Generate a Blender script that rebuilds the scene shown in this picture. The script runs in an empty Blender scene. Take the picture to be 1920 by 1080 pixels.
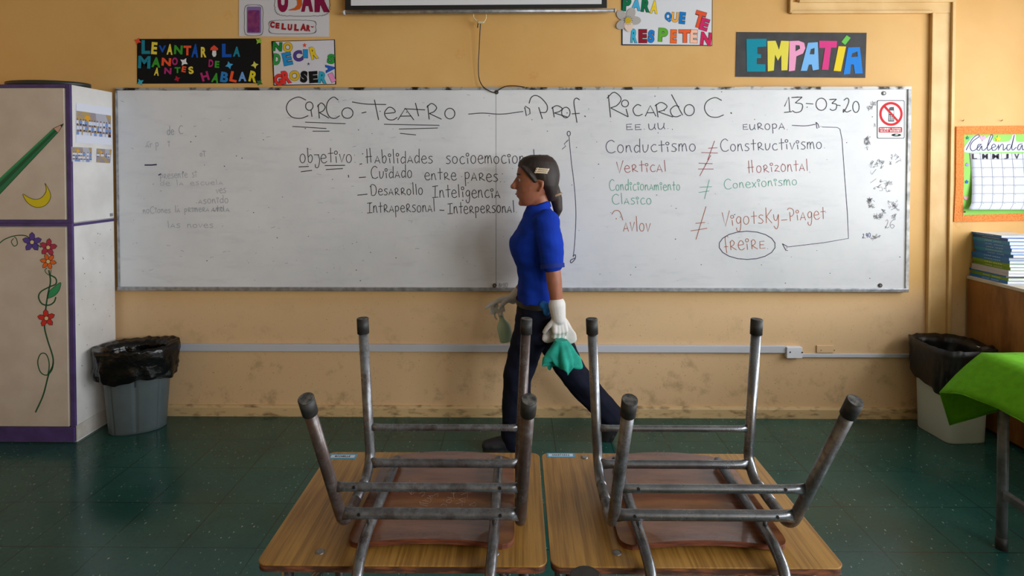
import bpy, bmesh, math, random
from mathutils import Vector, Matrix, noise
S = bpy.context.scene
COL = S.collection
PI = math.pi
random.seed(7)

# ------------------------------------------------------------------ camera
F_PX = 1100.0                       # focal length in pixels of a 1920 wide frame
PITCH, YAW = math.radians(1.2), math.radians(0.57)
PCX, PCY = 960.0, 338.0             # principal point
EYE = Vector((0, 0, 1.49))
cam_d = bpy.data.cameras.new('camera')
cam = bpy.data.objects.new('camera', cam_d)
COL.objects.link(cam)
cam.location = EYE
cam.rotation_euler = (PI/2 - PITCH, 0, YAW)
cam_d.sensor_width = 36
cam_d.sensor_fit = 'HORIZONTAL'
cam_d.lens = F_PX/1920*36
cam_d.shift_y = -(540-PCY)/1920
cam_d.clip_start = 0.02
S.camera = cam

# ------------------------------------------------------------------ view, sky, daylight
S.view_settings.view_transform = 'Standard'
S.view_settings.look = 'None'
S.view_settings.gamma = 1
S.view_settings.use_curve_mapping = False
S.view_settings.exposure = 1.14
w = bpy.data.worlds.new('world')
S.world = w
w.use_nodes = True
bgn = w.node_tree.nodes['Background']
bgn.inputs[0].default_value = (0.80, 0.88, 1.0, 1)
bgn.inputs[1].default_value = 1.0

def area(name, loc, rot, sx, sy, power, col=(1, 1, 1), spread=PI):
    l = bpy.data.lights.new(name, 'AREA')
    l.shape = 'RECTANGLE'; l.size = sx; l.size_y = sy; l.energy = power; l.color = col
    l.spread = spread
    o = bpy.data.objects.new(name, l); COL.objects.link(o)
    o.location = loc; o.rotation_euler = rot
    return o
# daylight entering by the row of windows in the right-hand wall (front bay, then the bays behind the camera)
area('daylight_front_window', (3.62, 1.95, 1.80), (0, PI/2, 0), 1.6, 2.3, 48, (0.93, 0.97, 1.0))
area('daylight_middle_window', (3.62, -.85, 1.80), (0, PI/2, 0), 1.6, 2.3, 80, (0.93, 0.97, 1.0))
area('daylight_rear_window', (3.62, -3.65, 1.80), (0, PI/2, 0), 1.6, 2.3, 72, (0.93, 0.97, 1.0))

# ------------------------------------------------------------------ pixel rays -> points on real planes
_cw, _sw, _cp, _sp = math.cos(YAW), math.sin(YAW), math.cos(PITCH), math.sin(PITCH)
FW = Vector((-_sw*_cp, _cw*_cp, -_sp)); RT = Vector((_cw, _sw, 0)); UP = RT.cross(FW)
def ray(px, py):
    return FW + RT*((px-PCX)/F_PX) + UP*((PCY-py)/F_PX)
def onY(px, py, Y):
    d = ray(px, py); return EYE + d*((Y-EYE.y)/d.y)
def onX(px, py, X):
    d = ray(px, py); return EYE + d*((X-EYE.x)/d.x)
def onZ(px, py, Z):
    d = ray(px, py); return EYE + d*((Z-EYE.z)/d.z)

# ------------------------------------------------------------------ materials
def srgb(r, g, b):
    return tuple(((c/255)/12.92 if c/255 <= .04045 else ((c/255+.055)/1.055)**2.4) for c in (r, g, b))
MC = {}
def mat(name, col, rough=.5, metal=0., col2=None, scale=20, stretch=(1, 1, 1), bump=0., bscale=200, spec=.5,
        lo=.35, hi=.65, coat=0., detail=4, trans=0.):
    """principled surface, colour broken up by a noise between col and col2"""
    if name in MC: return MC[name]
    m = bpy.data.materials.new(name); MC[name] = m
    m.use_nodes = True
    nt = m.node_tree; N = nt.nodes; L = nt.links
    p = N['Principled BSDF']
    p.inputs['Base Color'].default_value = (*col, 1)
    p.inputs['Roughness'].default_value = rough
    p.inputs['Metallic'].default_value = metal
    p.inputs['Specular IOR Level'].default_value = spec
    p.inputs['Coat Weight'].default_value = coat
    p.inputs['Transmission Weight'].default_value = trans
    if col2 is not None or bump:
        tc = N.new('ShaderNodeTexCoord'); mp = N.new('ShaderNodeMapping')
        mp.inputs['Scale'].default_value = stretch
        L.new(tc.outputs['Object'], mp.inputs[0])
    if col2 is not None:
        nz = N.new('ShaderNodeTexNoise'); nz.inputs['Scale'].default_value = scale; nz.inputs['Detail'].default_value = detail
        L.new(mp.outputs[0], nz.inputs['Vector'])
        rp = N.new('ShaderNodeValToRGB')
        rp.color_ramp.elements[0].position = lo; rp.color_ramp.elements[1].position = hi
        rp.color_ramp.elements[0].color = (*col, 1); rp.color_ramp.elements[1].color = (*col2, 1)
        L.new(nz.outputs[0], rp.inputs[0]); L.new(rp.outputs[0], p.inputs['Base Color'])
    if bump:
        n2 = N.new('ShaderNodeTexNoise'); n2.inputs['Scale'].default_value = bscale; n2.inputs['Detail'].default_value = 3
        L.new(mp.outputs[0], n2.inputs['Vector'])
        b = N.new('ShaderNodeBump'); b.inputs['Strength'].default_value = bump; b.inputs['Distance'].default_value = .004
        L.new(n2.outputs[0], b.inputs['Height']); L.new(b.outputs[0], p.inputs['Normal'])
    return m

def paper(r, g, b):
    return mat('paper_%d_%d_%d' % (r, g, b), srgb(r, g, b), .8, spec=.2)

class NT:
    """tiny helper for longer node graphs"""
    def __init__(s, name):
        s.m = bpy.data.materials.new(name); s.m.use_nodes = True
        s.N = s.m.node_tree.nodes; s.L = s.m.node_tree.links; s.p = s.N['Principled BSDF']
    def new(s, t, **kw):
        n = s.N.new(t)
        for k, v in kw.items(): setattr(n, k, v)
        return n
    def link(s, a, b): s.L.new(a, b)
    def pos(s): return s.new('ShaderNodeNewGeometry').outputs['Position']
    def val(s, v, sock):
        if isinstance(v, (int, float)): sock.default_value = v
        else: s.link(v, sock)
    def math(s, op, a, b=0., c=0.):
        n = s.new('ShaderNodeMath', operation=op)
        for i, v in enumerate((a, b, c)): s.val(v, n.inputs[i])
        return n.outputs[0]
    def noise(s, vec, scale, detail=4, rough=.5):
        n = s.new('ShaderNodeTexNoise'); n.inputs['Scale'].default_value = scale
        n.inputs['Detail'].default_value = detail; n.inputs['Roughness'].default_value = rough
        s.link(vec, n.inputs['Vector']); return n.outputs[0]
    def ramp(s, f, lo, hi, a=0., b=1.):
        n = s.new('ShaderNodeMapRange'); n.interpolation_type = 'SMOOTHSTEP'
        s.link(f, n.inputs[0]); n.inputs[1].default_value = lo; n.inputs[2].default_value = hi
        n.inputs[3].default_value = a; n.inputs[4].default_value = b
        return n.outputs[0]
    def mix(s, f, a, b):
        n = s.new('ShaderNodeMix', data_type='RGBA'); s.val(f, n.inputs[0])
        for v, i in ((a, 6), (b, 7)):
            if isinstance(v, tuple): n.inputs[i].default_value = (*v, 1)
            else: s.link(v, n.inputs[i])
        return n.outputs[2]
    def mapping(s, vec, sc):
        n = s.new('ShaderNodeMapping'); n.inputs['Scale'].default_value = sc; s.link(vec, n.inputs[0]); return n.outputs[0]
    def bump(s, h, st, dist=.003):
        n = s.new('ShaderNodeBump'); n.inputs['Strength'].default_value = st; n.inputs['Distance'].default_value = dist
        s.link(h, n.inputs['Height']); s.link(n.outputs[0], s.p.inputs['Normal'])

def wall_mat():
    t = NT('painted_plaster')
    P = t.pos()
    sep = t.new('ShaderNodeSeparateXYZ'); t.link(P, sep.inputs[0])
    z = sep.outputs[2]
    n1 = t.noise(P, 1.3, 5, .6); n2 = t.noise(P, 9, 6, .65); n3 = t.noise(P, 55, 5, .7)
    c = t.mix(t.ramp(n1, .35, .7), srgb(218, 174, 108), srgb(210, 162, 94))
    # fingermarks of a deeper orange left by adhesive tape
    vb = t.new('ShaderNodeTexVoronoi'); vb.inputs['Scale'].default_value = 3.1; t.link(P, vb.inputs['Vector'])
    tape = t.math('MULTIPLY', t.ramp(vb.outputs['Distance'], .13, .07), t.ramp(n3, .42, .6))
    c = t.mix(t.math('MULTIPLY', tape, .35), c, srgb(200, 138, 58))
    # the lower wall was rolled in a paler cream and is scuffed by chairs
    low = t.ramp(z, .86, .62)
    c = t.mix(t.math('MULTIPLY', low, .75), c, srgb(222, 190, 152))
    sc = t.math('MULTIPLY', t.ramp(n2, .52, .75), t.ramp(z, .85, .2))
    c = t.mix(t.math('MULTIPLY', sc, .55), c, srgb(150, 124, 92))
    sp = t.math('MULTIPLY', t.ramp(t.noise(P, 130, 2), .69, .74), t.ramp(z, 1.2, .3))
    c = t.mix(t.math('MULTIPLY', sp, .7), c, srgb(92, 70, 50))
    t.link(c, t.p.inputs['Base Color'])
    t.p.inputs['Roughness'].default_value = .55
    t.p.inputs['Specular IOR Level'].default_value = .35
    t.bump(t.noise(P, 60, 4), .12)
    return t.m

def floor_mat():
    t = NT('green_vinyl_tiles')
    P = t.pos()
    sep = t.new('ShaderNodeSeparateXYZ'); t.link(P, sep.inputs[0])
    def joint(v, off):
        u = t.math('ADD', t.math('DIVIDE', t.math('SUBTRACT', v, off), .305), 100.5)
        f = t.math('ABSOLUTE', t.math('SUBTRACT', t.math('FRACT', u), .5))
        return t.ramp(f, .0085, .003)
    j = t.math('MAXIMUM', joint(sep.outputs[0], -1.63), joint(sep.outputs[1], 2.26))
    n1 = t.noise(P, 2.2, 5, .6); n2 = t.noise(P, 60, 3, .6)
    c = t.mix(t.ramp(n1, .3, .7), srgb(30, 72, 66), srgb(40, 86, 78))
    c = t.mix(t.math('MULTIPLY', t.ramp(n2, .45, .7), .35), c, srgb(24, 62, 56))
    # white flecks pressed into the vinyl
    m = t.mapping(P, (1, .45, 1))
    fl = t.ramp(t.noise(m, 120, 0, .5), .785, .815)
    c = t.mix(t.math('MULTIPLY', fl, .8), c, srgb(140, 164, 154))
    c = t.mix(t.math('MULTIPLY', j, .75), c, srgb(8, 24, 22))
    t.link(c, t.p.inputs['Base Color'])
    t.link(t.ramp(n1, .3, .7, .16, .26), t.p.inputs['Roughness'])
    t.p.inputs['Specular IOR Level'].default_value = .42
    t.bump(t.noise(P, 7, 2), .05)
    return t.m

def wood_mat(name, a, b, scale=(55, 3.2, 30), rough=.42, dark=None, coat=0.):
    """straight grain running along the object's Y axis"""
    t = NT(name)
    tc = t.new('ShaderNodeTexCoord').outputs['Object']
    g = t.noise(t.mapping(tc, scale), 1.0, 6, .65)
    g2 = t.noise(t.mapping(tc, (scale[0]*4, scale[1]*2.5, scale[2]*4)), 1.0, 3, .6)
    big = t.noise(tc, 3.5, 3)
    c = t.mix(t.ramp(g, .35, .68), a, b)
    c = t.mix(t.math('MULTIPLY', t.ramp(g2, .52, .72), .45), c, dark or tuple(x*.45 for x in a))
    c = t.mix(t.math('MULTIPLY', t.ramp(big, .4, .75), .3), c, tuple(x*.7 for x in b))
    t.link(c, t.p.inputs['Base Color'])
    t.p.inputs['Roughness'].default_value = rough
    t.p.inputs['Coat Weight'].default_value = coat
    t.bump(g2, .08)
    return t.m

def tube_mat(name, rust):
    t = NT(name)
    tc = t.new('ShaderNodeTexCoord').outputs['Object']
    n1 = t.noise(tc, 14, 6, .7); n2 = t.noise(tc, 34, 6, .75)
    c = t.mix(t.ramp(n1, .3, .7), srgb(138, 141, 146), srgb(98, 99, 101))
    r = t.math('MULTIPLY', t.ramp(n2, .62 - rust*.5, .86 - rust*.3), .7+.2*rust)
    c = t.mix(r, c, srgb(66, 46, 36))
    c = t.mix(t.math('MULTIPLY', t.ramp(t.noise(tc, 160, 3), .6, .75), .5), c, srgb(40, 36, 34))
    t.link(c, t.p.inputs['Base Color'])
    t.link(t.ramp(n1, .3, .7, .22, .40), t.p.inputs['Roughness'])
    t.p.inputs['Metallic'].default_value = .88 - rust*.55
    t.bump(n2, .06)
    return t.m

def board_mat():
    t = NT('whiteboard_enamel')
    P = t.pos()
    n1 = t.noise(P, 1.6, 6, .6); n2 = t.noise(t.mapping(P, (2.0, 1, 9)), 2.2, 6, .7); n3 = t.noise(P, 24, 6, .7)
    c = t.mix(t.ramp(n1, .35, .7), srgb(222, 223, 226), srgb(210, 212, 216))
    c = t.mix(t.math('MULTIPLY', t.ramp(n2, .5, .75), .28), c, srgb(182, 186, 196))
    sm = t.math('MULTIPLY', t.ramp(n3, .56, .74), t.ramp(n1, .45, .62))
    c = t.mix(t.math('MULTIPLY', sm, .22), c, srgb(150, 154, 165))
    t.link(c, t.p.inputs['Base Color'])
    t.p.inputs['Roughness'].default_value = .34
    t.p.inputs['Specular IOR Level'].default_value = .4
    return t.m

M_WALL = wall_mat(); M_FLOOR = floor_mat(); M_BOARD = board_mat()
M_CEIL = mat('ceiling_paint', srgb(172, 168, 162), .9)
M_TRIMW = mat('cream_trim', srgb(222, 186, 128), .5, col2=srgb(206, 166, 104), scale=6)
M_BASE = mat('dirty_cream_skirting', srgb(206, 176, 128), .6, col2=srgb(120, 92, 60), scale=16, lo=.5, hi=.75, stretch=(1, 1, 3))
M_ALU = mat('aluminium', srgb(176, 178, 182), .35, .6, col2=srgb(140, 142, 146), scale=30)
M_ALUD = mat('aluminium_grimy', srgb(168, 168, 166), .45, .35, col2=srgb(28, 26, 24), scale=14, lo=.5, hi=.6, detail=6)
M_PVC = mat('white_plastic', srgb(196, 198, 206), .4)
M_BLACK = mat('black_plastic', srgb(22, 22, 23), .45)
M_RUBBER = mat('worn_black_rubber', srgb(24, 24, 24), .6, col2=srgb(46, 44, 42), scale=60)
M_DUST = mat('dusty_cap_end', srgb(40, 39, 38), .8, col2=srgb(96, 93, 88), scale=90)
M_PURPLE = mat('purple_edging', srgb(84, 64, 124), .5, col2=srgb(66, 50, 100), scale=12)
M_DOOR = mat('beige_door_paint', srgb(206, 192, 178), .55, col2=srgb(196, 181, 166), scale=7)
M_SIDE = mat('white_side_panel', srgb(232, 230, 228), .5, col2=srgb(216, 213, 210), scale=5)
M_DOT = mat('grime_marks', srgb(96, 88, 80), .8)
M_OAK = wood_mat('oak_laminate', srgb(176, 131, 62), srgb(134, 94, 38), (95, 3.2, 30), .36)
M_EDGE = mat('chipped_board_edge', srgb(70, 40, 24), .8, col2=srgb(146, 84, 50), scale=24, stretch=(1, 1, 5), lo=.42, hi=.7)
M_SEAT = wood_mat('red_brown_plywood', srgb(128, 78, 48), srgb(94, 52, 30), (4, 26, 12), .26, coat=.35)
M_SEATE = mat('plywood_edge', srgb(120, 62, 36), .6, col2=srgb(80, 40, 24), scale=30, stretch=(1, 1, 8))
M_PLY = wood_mat('varnished_plywood', srgb(164, 112, 58), srgb(112, 68, 28), (7, 7, 1.6), .38)
M_TUBE = tube_mat('worn_steel_tube', .0)
M_TUBER = tube_mat('rusty_steel_tube', 1.0)
M_TUBEM = tube_mat('stained_steel_tube', .45)
M_BAG = mat('black_bin_liner', srgb(10, 10, 11), .2, bump=.9, bscale=38, spec=.45)
M_BING = mat('grey_bin_plastic', srgb(86, 97, 100), .40, col2=srgb(77, 88, 91), scale=6)
M_BINW = mat('pale_bin_plastic', srgb(190, 204, 198), .45)
M_CLOTH = mat('green_tablecloth', srgb(98, 168, 18), .85, col2=srgb(90, 156, 14), scale=40, bump=.15, bscale=500, spec=.15)
M_SCREW = mat('bright_screw', srgb(140, 140, 140), .35, .8)
M_SCREWD = mat('dark_screw', srgb(70, 66, 62), .4, .6)
M_PAGES = mat('page_edges', srgb(226, 228, 236), .8, col2=srgb(202, 206, 220), scale=60, stretch=(.3, .3, 12))
# ------------------------------------------------------------------ mesh helpers
class MB:
    """collects shapes (world or local metres) and links them as one mesh object"""
    def __init__(s): s.v = []; s.f = []; s.sm = []
    def add(s, vs, fs, smooth=False):
        n = len(s.v); s.v += [tuple(x) for x in vs]
        for f in fs: s.f.append([i+n for i in f]); s.sm.append(smooth)
        return s
    def box(s, x0, x1, y0, y1, z0, z1, M=None):
        vs = [Vector((x, y, z)) for z in (z0, z1) for y in (y0, y1) for x in (x0, x1)]
        if M: vs = [M @ v for v in vs]
        return s.add(vs, [(0, 2, 3, 1), (4, 5, 7, 6), (0, 1, 5, 4), (2, 6, 7, 3), (0, 4, 6, 2), (1, 3, 7, 5)])
    def rings(s, rs, closed=True, cap0=True, cap1=True, smooth=True):
        """loft a list of rings (each a list of points)"""
        n = len(rs[0]); vs = [p for r in rs for p in r]; fs = []
        for i in range(len(rs)-1):
            for j in range(n if closed else n-1):
                k = (j+1) % n
                fs.append((i*n+j, i*n+k, (i+1)*n+k, (i+1)*n+j))
        base = len(s.v)
        s.add(vs, fs, smooth)
        if cap0: s.f.append([base+j for j in range(n)][::-1]); s.sm.append(False)
        if cap1: s.f.append([base+(len(rs)-1)*n+j for j in range(n)]); s.sm.append(False)
        return s
    def tube(s, pts, r, seg=14, caps=True, sy=1.0):
        pts = [Vector(p) for p in pts]; n = len(pts)
        rad = r if isinstance(r, (list, tuple)) else [r]*n
        T = []
        for i in range(n):
            t = pts[min(i+1, n-1)]-pts[max(i-1, 0)]; T.append(t.normalized())
        up = Vector((0, 0, 1)) if abs(T[0].z) < .9 else Vector((1, 0, 0))
        N = (up - T[0]*up.dot(T[0])).normalized(); rs = []
        for i in range(n):
            N = (N - T[i]*N.dot(T[i])).normalized(); B = T[i].cross(N)
            rs.append([pts[i]+(N*math.cos(a)*sy+B*math.sin(a))*rad[i] for a in [2*PI*k/seg for k in range(seg)]])
        return s.rings(rs, True, caps, caps)
    def capsule(s, a, b, ra, rb, seg=16, hemi=5):
        a, b = Vector(a), Vector(b); d = (b-a)
        if d.length < 1e-6: d = Vector((0, 0, 1e-4))
        t = d.normalized(); P = []; R = []
        for k in range(hemi+1):
            u = PI/2*k/hemi; P.append(a - t*ra*math.cos(u)); R.append(max(ra*math.sin(u), ra*.02))
        for k in range(hemi+1):
            u = PI/2*k/hemi; P.append(b + t*rb*math.sin(u)); R.append(max(rb*math.cos(u), rb*.02))
        up = Vector((0, 0, 1)) if abs(t.z) < .9 else Vector((1, 0, 0))
        N = (up - t*up.dot(t)).normalized(); B = t.cross(N)
        return s.rings([[P[i]+(N*math.cos(x)+B*math.sin(x))*R[i] for x in [2*PI*k/seg for k in range(seg)]] for i in range(len(P))])
    def chain(s, pts, rs, seg=16):
        for i in range(len(pts)-1): s.capsule(pts[i], pts[i+1], rs[i], rs[i+1], seg)
        return s
    def prism(s, poly, y0, y1):
        """polygon in x,z extruded along y"""
        n = len(poly)
        vs = [(x, y0, z) for x, z in poly]+[(x, y1, z) for x, z in poly]
        fs = [list(range(n)), list(range(n, 2*n))[::-1]]+[(i, (i+1) % n+0, (i+1) % n+n, i+n)[::-1] for i in range(n)]
        return s.add(vs, fs)
    def flat(s, poly):
        return s.add(poly, [list(range(len(poly)))])
    def mesh(s, name):
        me = bpy.data.meshes.new(name); me.from_pydata(s.v, [], s.f)
        me.polygons.foreach_set('use_smooth', s.sm)
        bm = bmesh.new(); bm.from_mesh(me); bmesh.ops.recalc_face_normals(bm, faces=bm.faces); bm.to_mesh(me); bm.free()
        me.update(); return me
    def build(s, name, m, parent=None, **kw):
        return link(name, s.mesh(name), m, parent, **kw)

def rootpos(p):
    v = Vector((0, 0, 0))
    while p is not None: v += Vector(p.location); p = p.parent
    return v
def link(name, me, m, parent=None, bevel=0., local=False, label=None, kind=None):
    """ONE mesh object; world-space vertices are re-based on the parent unless local"""
    if m is not None and not me.materials: me.materials.append(m)
    o = bpy.data.objects.new(name, me); COL.objects.link(o)
    if parent is not None:
        if not local: me.transform(Matrix.Translation(-rootpos(parent)))
        o.parent = parent
    if bevel:
        b = o.modifiers.new('bevel', 'BEVEL'); b.width = bevel; b.segments = 2; b.limit_method = 'ANGLE'; b.angle_limit = math.radians(50)
    if label: o['label'] = label
    if kind: o['kind'] = kind
    return o
def thing(name, label, cat, loc=(0, 0, 0), rz=0., group=None):
    o = bpy.data.objects.new(name, None); COL.objects.link(o); o.empty_display_size = .05
    o.location = loc; o.rotation_euler = (0, 0, rz)
    o['label'] = label; o['category'] = cat
    if group: o['group'] = group
    return o
def tag(o, label, cat, group=None):
    o['label'] = label; o['category'] = cat
    if group: o['group'] = group
    return o
def struct(o):
    o['kind'] = 'structure'; return o
def fuse(mb, voxel, it=4, name='fused'):
    """join overlapping volumes into one continuous skin"""
    me = mb.mesh(name); o = bpy.data.objects.new(name, me); COL.objects.link(o)
    r = o.modifiers.new('r', 'REMESH'); r.mode = 'VOXEL'; r.voxel_size = voxel; r.use_smooth_shade = True
    if it:
        sm = o.modifiers.new('s', 'SMOOTH'); sm.factor = .5; sm.iterations = it
    dg = bpy.context.evaluated_depsgraph_get()
    out = bpy.data.meshes.new_from_object(o.evaluated_get(dg))
    bpy.data.objects.remove(o); bpy.data.meshes.remove(me)
    out.name = name
    for p in out.polygons: p.use_smooth = True
    out.materials.clear()
    return out
def crom(pts, n=6, closed=False):
    """Catmull-Rom through points (any dimension)"""
    P = [Vector(p) for p in pts]
    if len(P) < 3: return P
    out = []; m = len(P)
    for i in range(m if closed else m-1):
        p0 = P[(i-1) % m] if closed or i > 0 else P[0]*2-P[1]
        p1 = P[i]; p2 = P[(i+1) % m]
        p3 = P[(i+2) % m] if closed or i+2 < m else P[-1]*2-P[-2]
        for k in range(n):
            t = k/n
            out.append(.5*((2*p1)+(p2-p0)*t+(2*p0-5*p1+4*p2-p3)*t*t+(3*p1-p0-3*p2+p3)*t**3))
    if not closed: out.append(P[-1])
    return out
def bend(pts, r, n=7):
    """polyline with rounded corners"""
    P = [Vector(p) for p in pts]; out = [P[0]]
    for i in range(1, len(P)-1):
        a = (P[i-1]-P[i]); b = (P[i+1]-P[i]); q = min(r, a.length*.49, b.length*.49)
        A = P[i]+a.normalized()*q; B = P[i]+b.normalized()*q
        for k in range(n+1):
            t = k/n; out.append(A*(1-t)**2+P[i]*2*t*(1-t)+B*t*t)
    out.append(P[-1]); return out
def ribbon2(mb, pts, wpx, fn, jit=.12):
    """a pen stroke: 2-D points (pixels on a plane) to a flat band, fn maps a 2-D point to the plane"""
    P = [Vector((p[0], p[1])) for p in pts]
    if len(P) < 2: return
    L, R = [], []
    for i in range(len(P)):
        t = P[min(i+1, len(P)-1)]-P[max(i-1, 0)]
        if t.length < 1e-6: t = Vector((1, 0))
        n = Vector((-t.y, t.x)).normalized()*(wpx/2)
        L.append(fn(P[i].x+n.x, P[i].y+n.y)); R.append(fn(P[i].x-n.x, P[i].y-n.y))
    k = len(P)
    mb.add(L+R, [(i, i+1, k+i+1, k+i) for i in range(k-1)])
def disc2(mb, cx, cy, rx, ry, fn, n=20, rot=0.):
    mb.flat([fn(cx+rx*math.cos(a)*math.cos(rot)-ry*math.sin(a)*math.sin(rot), cy+rx*math.cos(a)*math.sin(rot)+ry*math.sin(a)*math.cos(rot)) for a in [2*PI*i/n for i in range(n)]])

# block capitals: built-in outline font, normalised to a unit square
_G = {}
def glyph(ch, off=0.0):
    if (ch, off) in _G: return _G[ch, off]
    cu = bpy.data.curves.new('g', 'FONT'); cu.body = ch; cu.offset = off; cu.resolution_u = 4
    o = bpy.data.objects.new('g', cu); COL.objects.link(o)
    me = bpy.data.meshes.new_from_object(o.evaluated_get(bpy.context.evaluated_depsgraph_get()))
    vs = [(v.co.x, v.co.y) for v in me.vertices]; fs = [list(p.vertices) for p in me.polygons]
    bpy.data.objects.remove(o); bpy.data.curves.remove(cu); bpy.data.meshes.remove(me)
    _G[ch, off] = (vs, fs); return vs, fs
def put_glyph(mb, ch, cx, cy, w_, h_, rot, fn, off=.02, grow=0.):
    vs, fs = glyph(ch, off)
    x0 = min(v[0] for v in vs); x1 = max(v[0] for v in vs); y0 = min(v[1] for v in vs); y1 = max(v[1] for v in vs)
    ca, sa = math.cos(math.radians(rot)), math.sin(math.radians(rot)); out = []
    for x, y in vs:
        u = ((x-x0)/(x1-x0)-.5)*w_; v = -((y-y0)/(y1-y0)-.5)*h_
        out.append(fn(cx+u*ca-v*sa, cy+u*sa+v*ca))
    mb.add(out, fs)

# ------------------------------------------------------------------ the room
WY = 3.49                                   # back wall
XL, XR, YB, ZC = -4.2, 3.35, -5.6, 3.05
struct(MB().box(XL-.1, XR+.1, YB-.1, WY+.1, -.1, 0).build('floor', M_FLOOR))
struct(MB().box(XL-.1, XR+.1, YB-.1, WY+.1, ZC, ZC+.1).build('ceiling', M_CEIL))
struct(MB().box(XL-.1, XR+.25, WY, WY+.12, 0, ZC).build('wall_back', M_WALL))
struct(MB().box(XL-.12, XL, YB, WY, 0, ZC).build('wall_left', M_WALL))
struct(MB().box(XL-.1, XR+.25, YB-.12, YB, 0, ZC).build('wall_rear', M_WALL))
bays = [(-4.8, -2.5), (-2.0, .3), (.8, 3.1)]
rw = MB().box(XR, XR+.2, YB, WY, 0, 1.0).box(XR, XR+.2, YB, WY, 2.6, ZC)
edges = [YB]+[e for b in bays for e in b]+[WY]
for i in range(0, len(edges), 2): rw.box(XR, XR+.2, edges[i], edges[i+1], 1.0, 2.6)
struct(rw.build('wall_right', M_WALL))
gl = bpy.data.materials.new('window_glass'); gl.use_nodes = True
_n = gl.node_tree.nodes; _l = gl.node_tree.links; _o = _n['Material Output']
_t = _n.new('ShaderNodeBsdfTransparent'); _g = _n.new('ShaderNodeBsdfGlossy'); _g.inputs['Roughness'].default_value = .02
_m = _n.new('ShaderNodeMixShader'); _m.inputs[0].default_value = .06
_l.new(_t.outputs[0], _m.inputs[1]); _l.new(_g.outputs[0], _m.inputs[2]); _l.new(_m.outputs[0], _o.inputs[0])
for i, (a, b) in enumerate(bays[::-1]):
    fr = MB()
    for y0, y1 in ((a, a+.05), (b-.05, b), ((a+b)/2-.025, (a+b)/2+.025)): fr.box(XR+.07, XR+.12, y0, y1, 1.0, 2.6)
    for z0, z1 in ((1.0, 1.05), (2.55, 2.6), (2.05, 2.09)): fr.box(XR+.07, XR+.12, a, b, z0, z1)
    o = struct(fr.build('window_%d' % (i+1), M_ALU))
    MB().box(XR+.09, XR+.095, a+.02, b-.02, 1.02, 2.58).build('pane', gl, o)
    MB().box(XR-.04, XR+.07, a-.03, b+.03, .97, 1.0).build('sill', M_TRIMW, o)
# skirting
sk = MB(); prof = [(0, 0), (.018, 0), (.018, .052), (.012, .064), (0, .066)]
sk.rings([[(x, WY-u, v) for u, v in prof] for x in (-2.39, XR)], True, True, True, False)
struct(sk.build('baseboard_back', M_BASE))

def W(px, py, d=0.0):
    """a point d metres in front of the back wall"""
    return onY(px, py, WY-d)
def wx(px): return W(px, 315).x
def wz(py): return W(971, py).z

# boxed-in duct running along the top and down the right side of the board
dm = M_TRIMW
x0, x1, x2, x3 = wx(1739), wx(1744), wx(1776), wx(1782)
zt, zb = wz(6), wz(27)
top = MB().box(wx(1478), x2, WY-.012, WY, zb, zt).box(wx(1478), x0, WY-.024, WY, zb-.004, zb+.012).box(wx(1492), x3, WY-.026, WY, zt-.006, zt+.012)
top.box(wx(1475), wx(1480), WY-.024, WY, zb, ZC).box(wx(1490), wx(1494), WY-.020, WY, zt, ZC)
struct(top.build('trim_1', dm, bevel=.0025))
ver = MB().box(x1, x2, WY-.010, WY, .066, zb).box(x0, x1, WY-.024, WY, .066, zb).box(x2, x3, WY-.026, WY, .066, zt)
struct(ver.build('trim_2', dm, bevel=.0025))

# cable trunking
t = thing('cable_trunking', 'white plastic cable trunking along the lower back wall, stepping down to a thinner strip', 'cable trunking', (wx(900), WY, wz(652)))
za, zb_ = wz(660), wz(645)
MB().box(wx(315), wx(1474), WY-.022, WY, wz(658.5), wz(645)).build('trunking_cover', M_PVC, t, bevel=.003)
MB().box(wx(1474), wx(1503), WY-.034, WY, wz(667), wz(646.5)).build('junction_box', mat('white_box_plastic', srgb(222, 224, 232), .4), t, bevel=.003)
for px, py in ((1474.5+2, 657), (1499, 657.5)):
    o = W(px, py); MB().tube([(o.x, WY-.0355, o.z), (o.x, WY-.03, o.z)], .0045, 10).build('screw', M_SCREWD, t)
MB().box(wx(1503), wx(1716), WY-.015, WY, wz(667), wz(660.5)).build('thin_trunking', M_PVC, t, bevel=.002)
bp = MB().box(wx(1534), wx(1567), WY-.008, WY, wz(659), wz(645.5)).build('blank_plate', M_WALL, None, bevel=.002)
tag(bp, 'blank socket plate painted over in wall colour, right of the white junction box', 'cover plate')
for px in (1538, 1563):
    o = W(px, 656); MB().tube([(o.x, WY-.0095, o.z), (o.x, WY-.006, o.z)], .003, 8).build('screw', M_SCREWD, bp)

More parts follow.
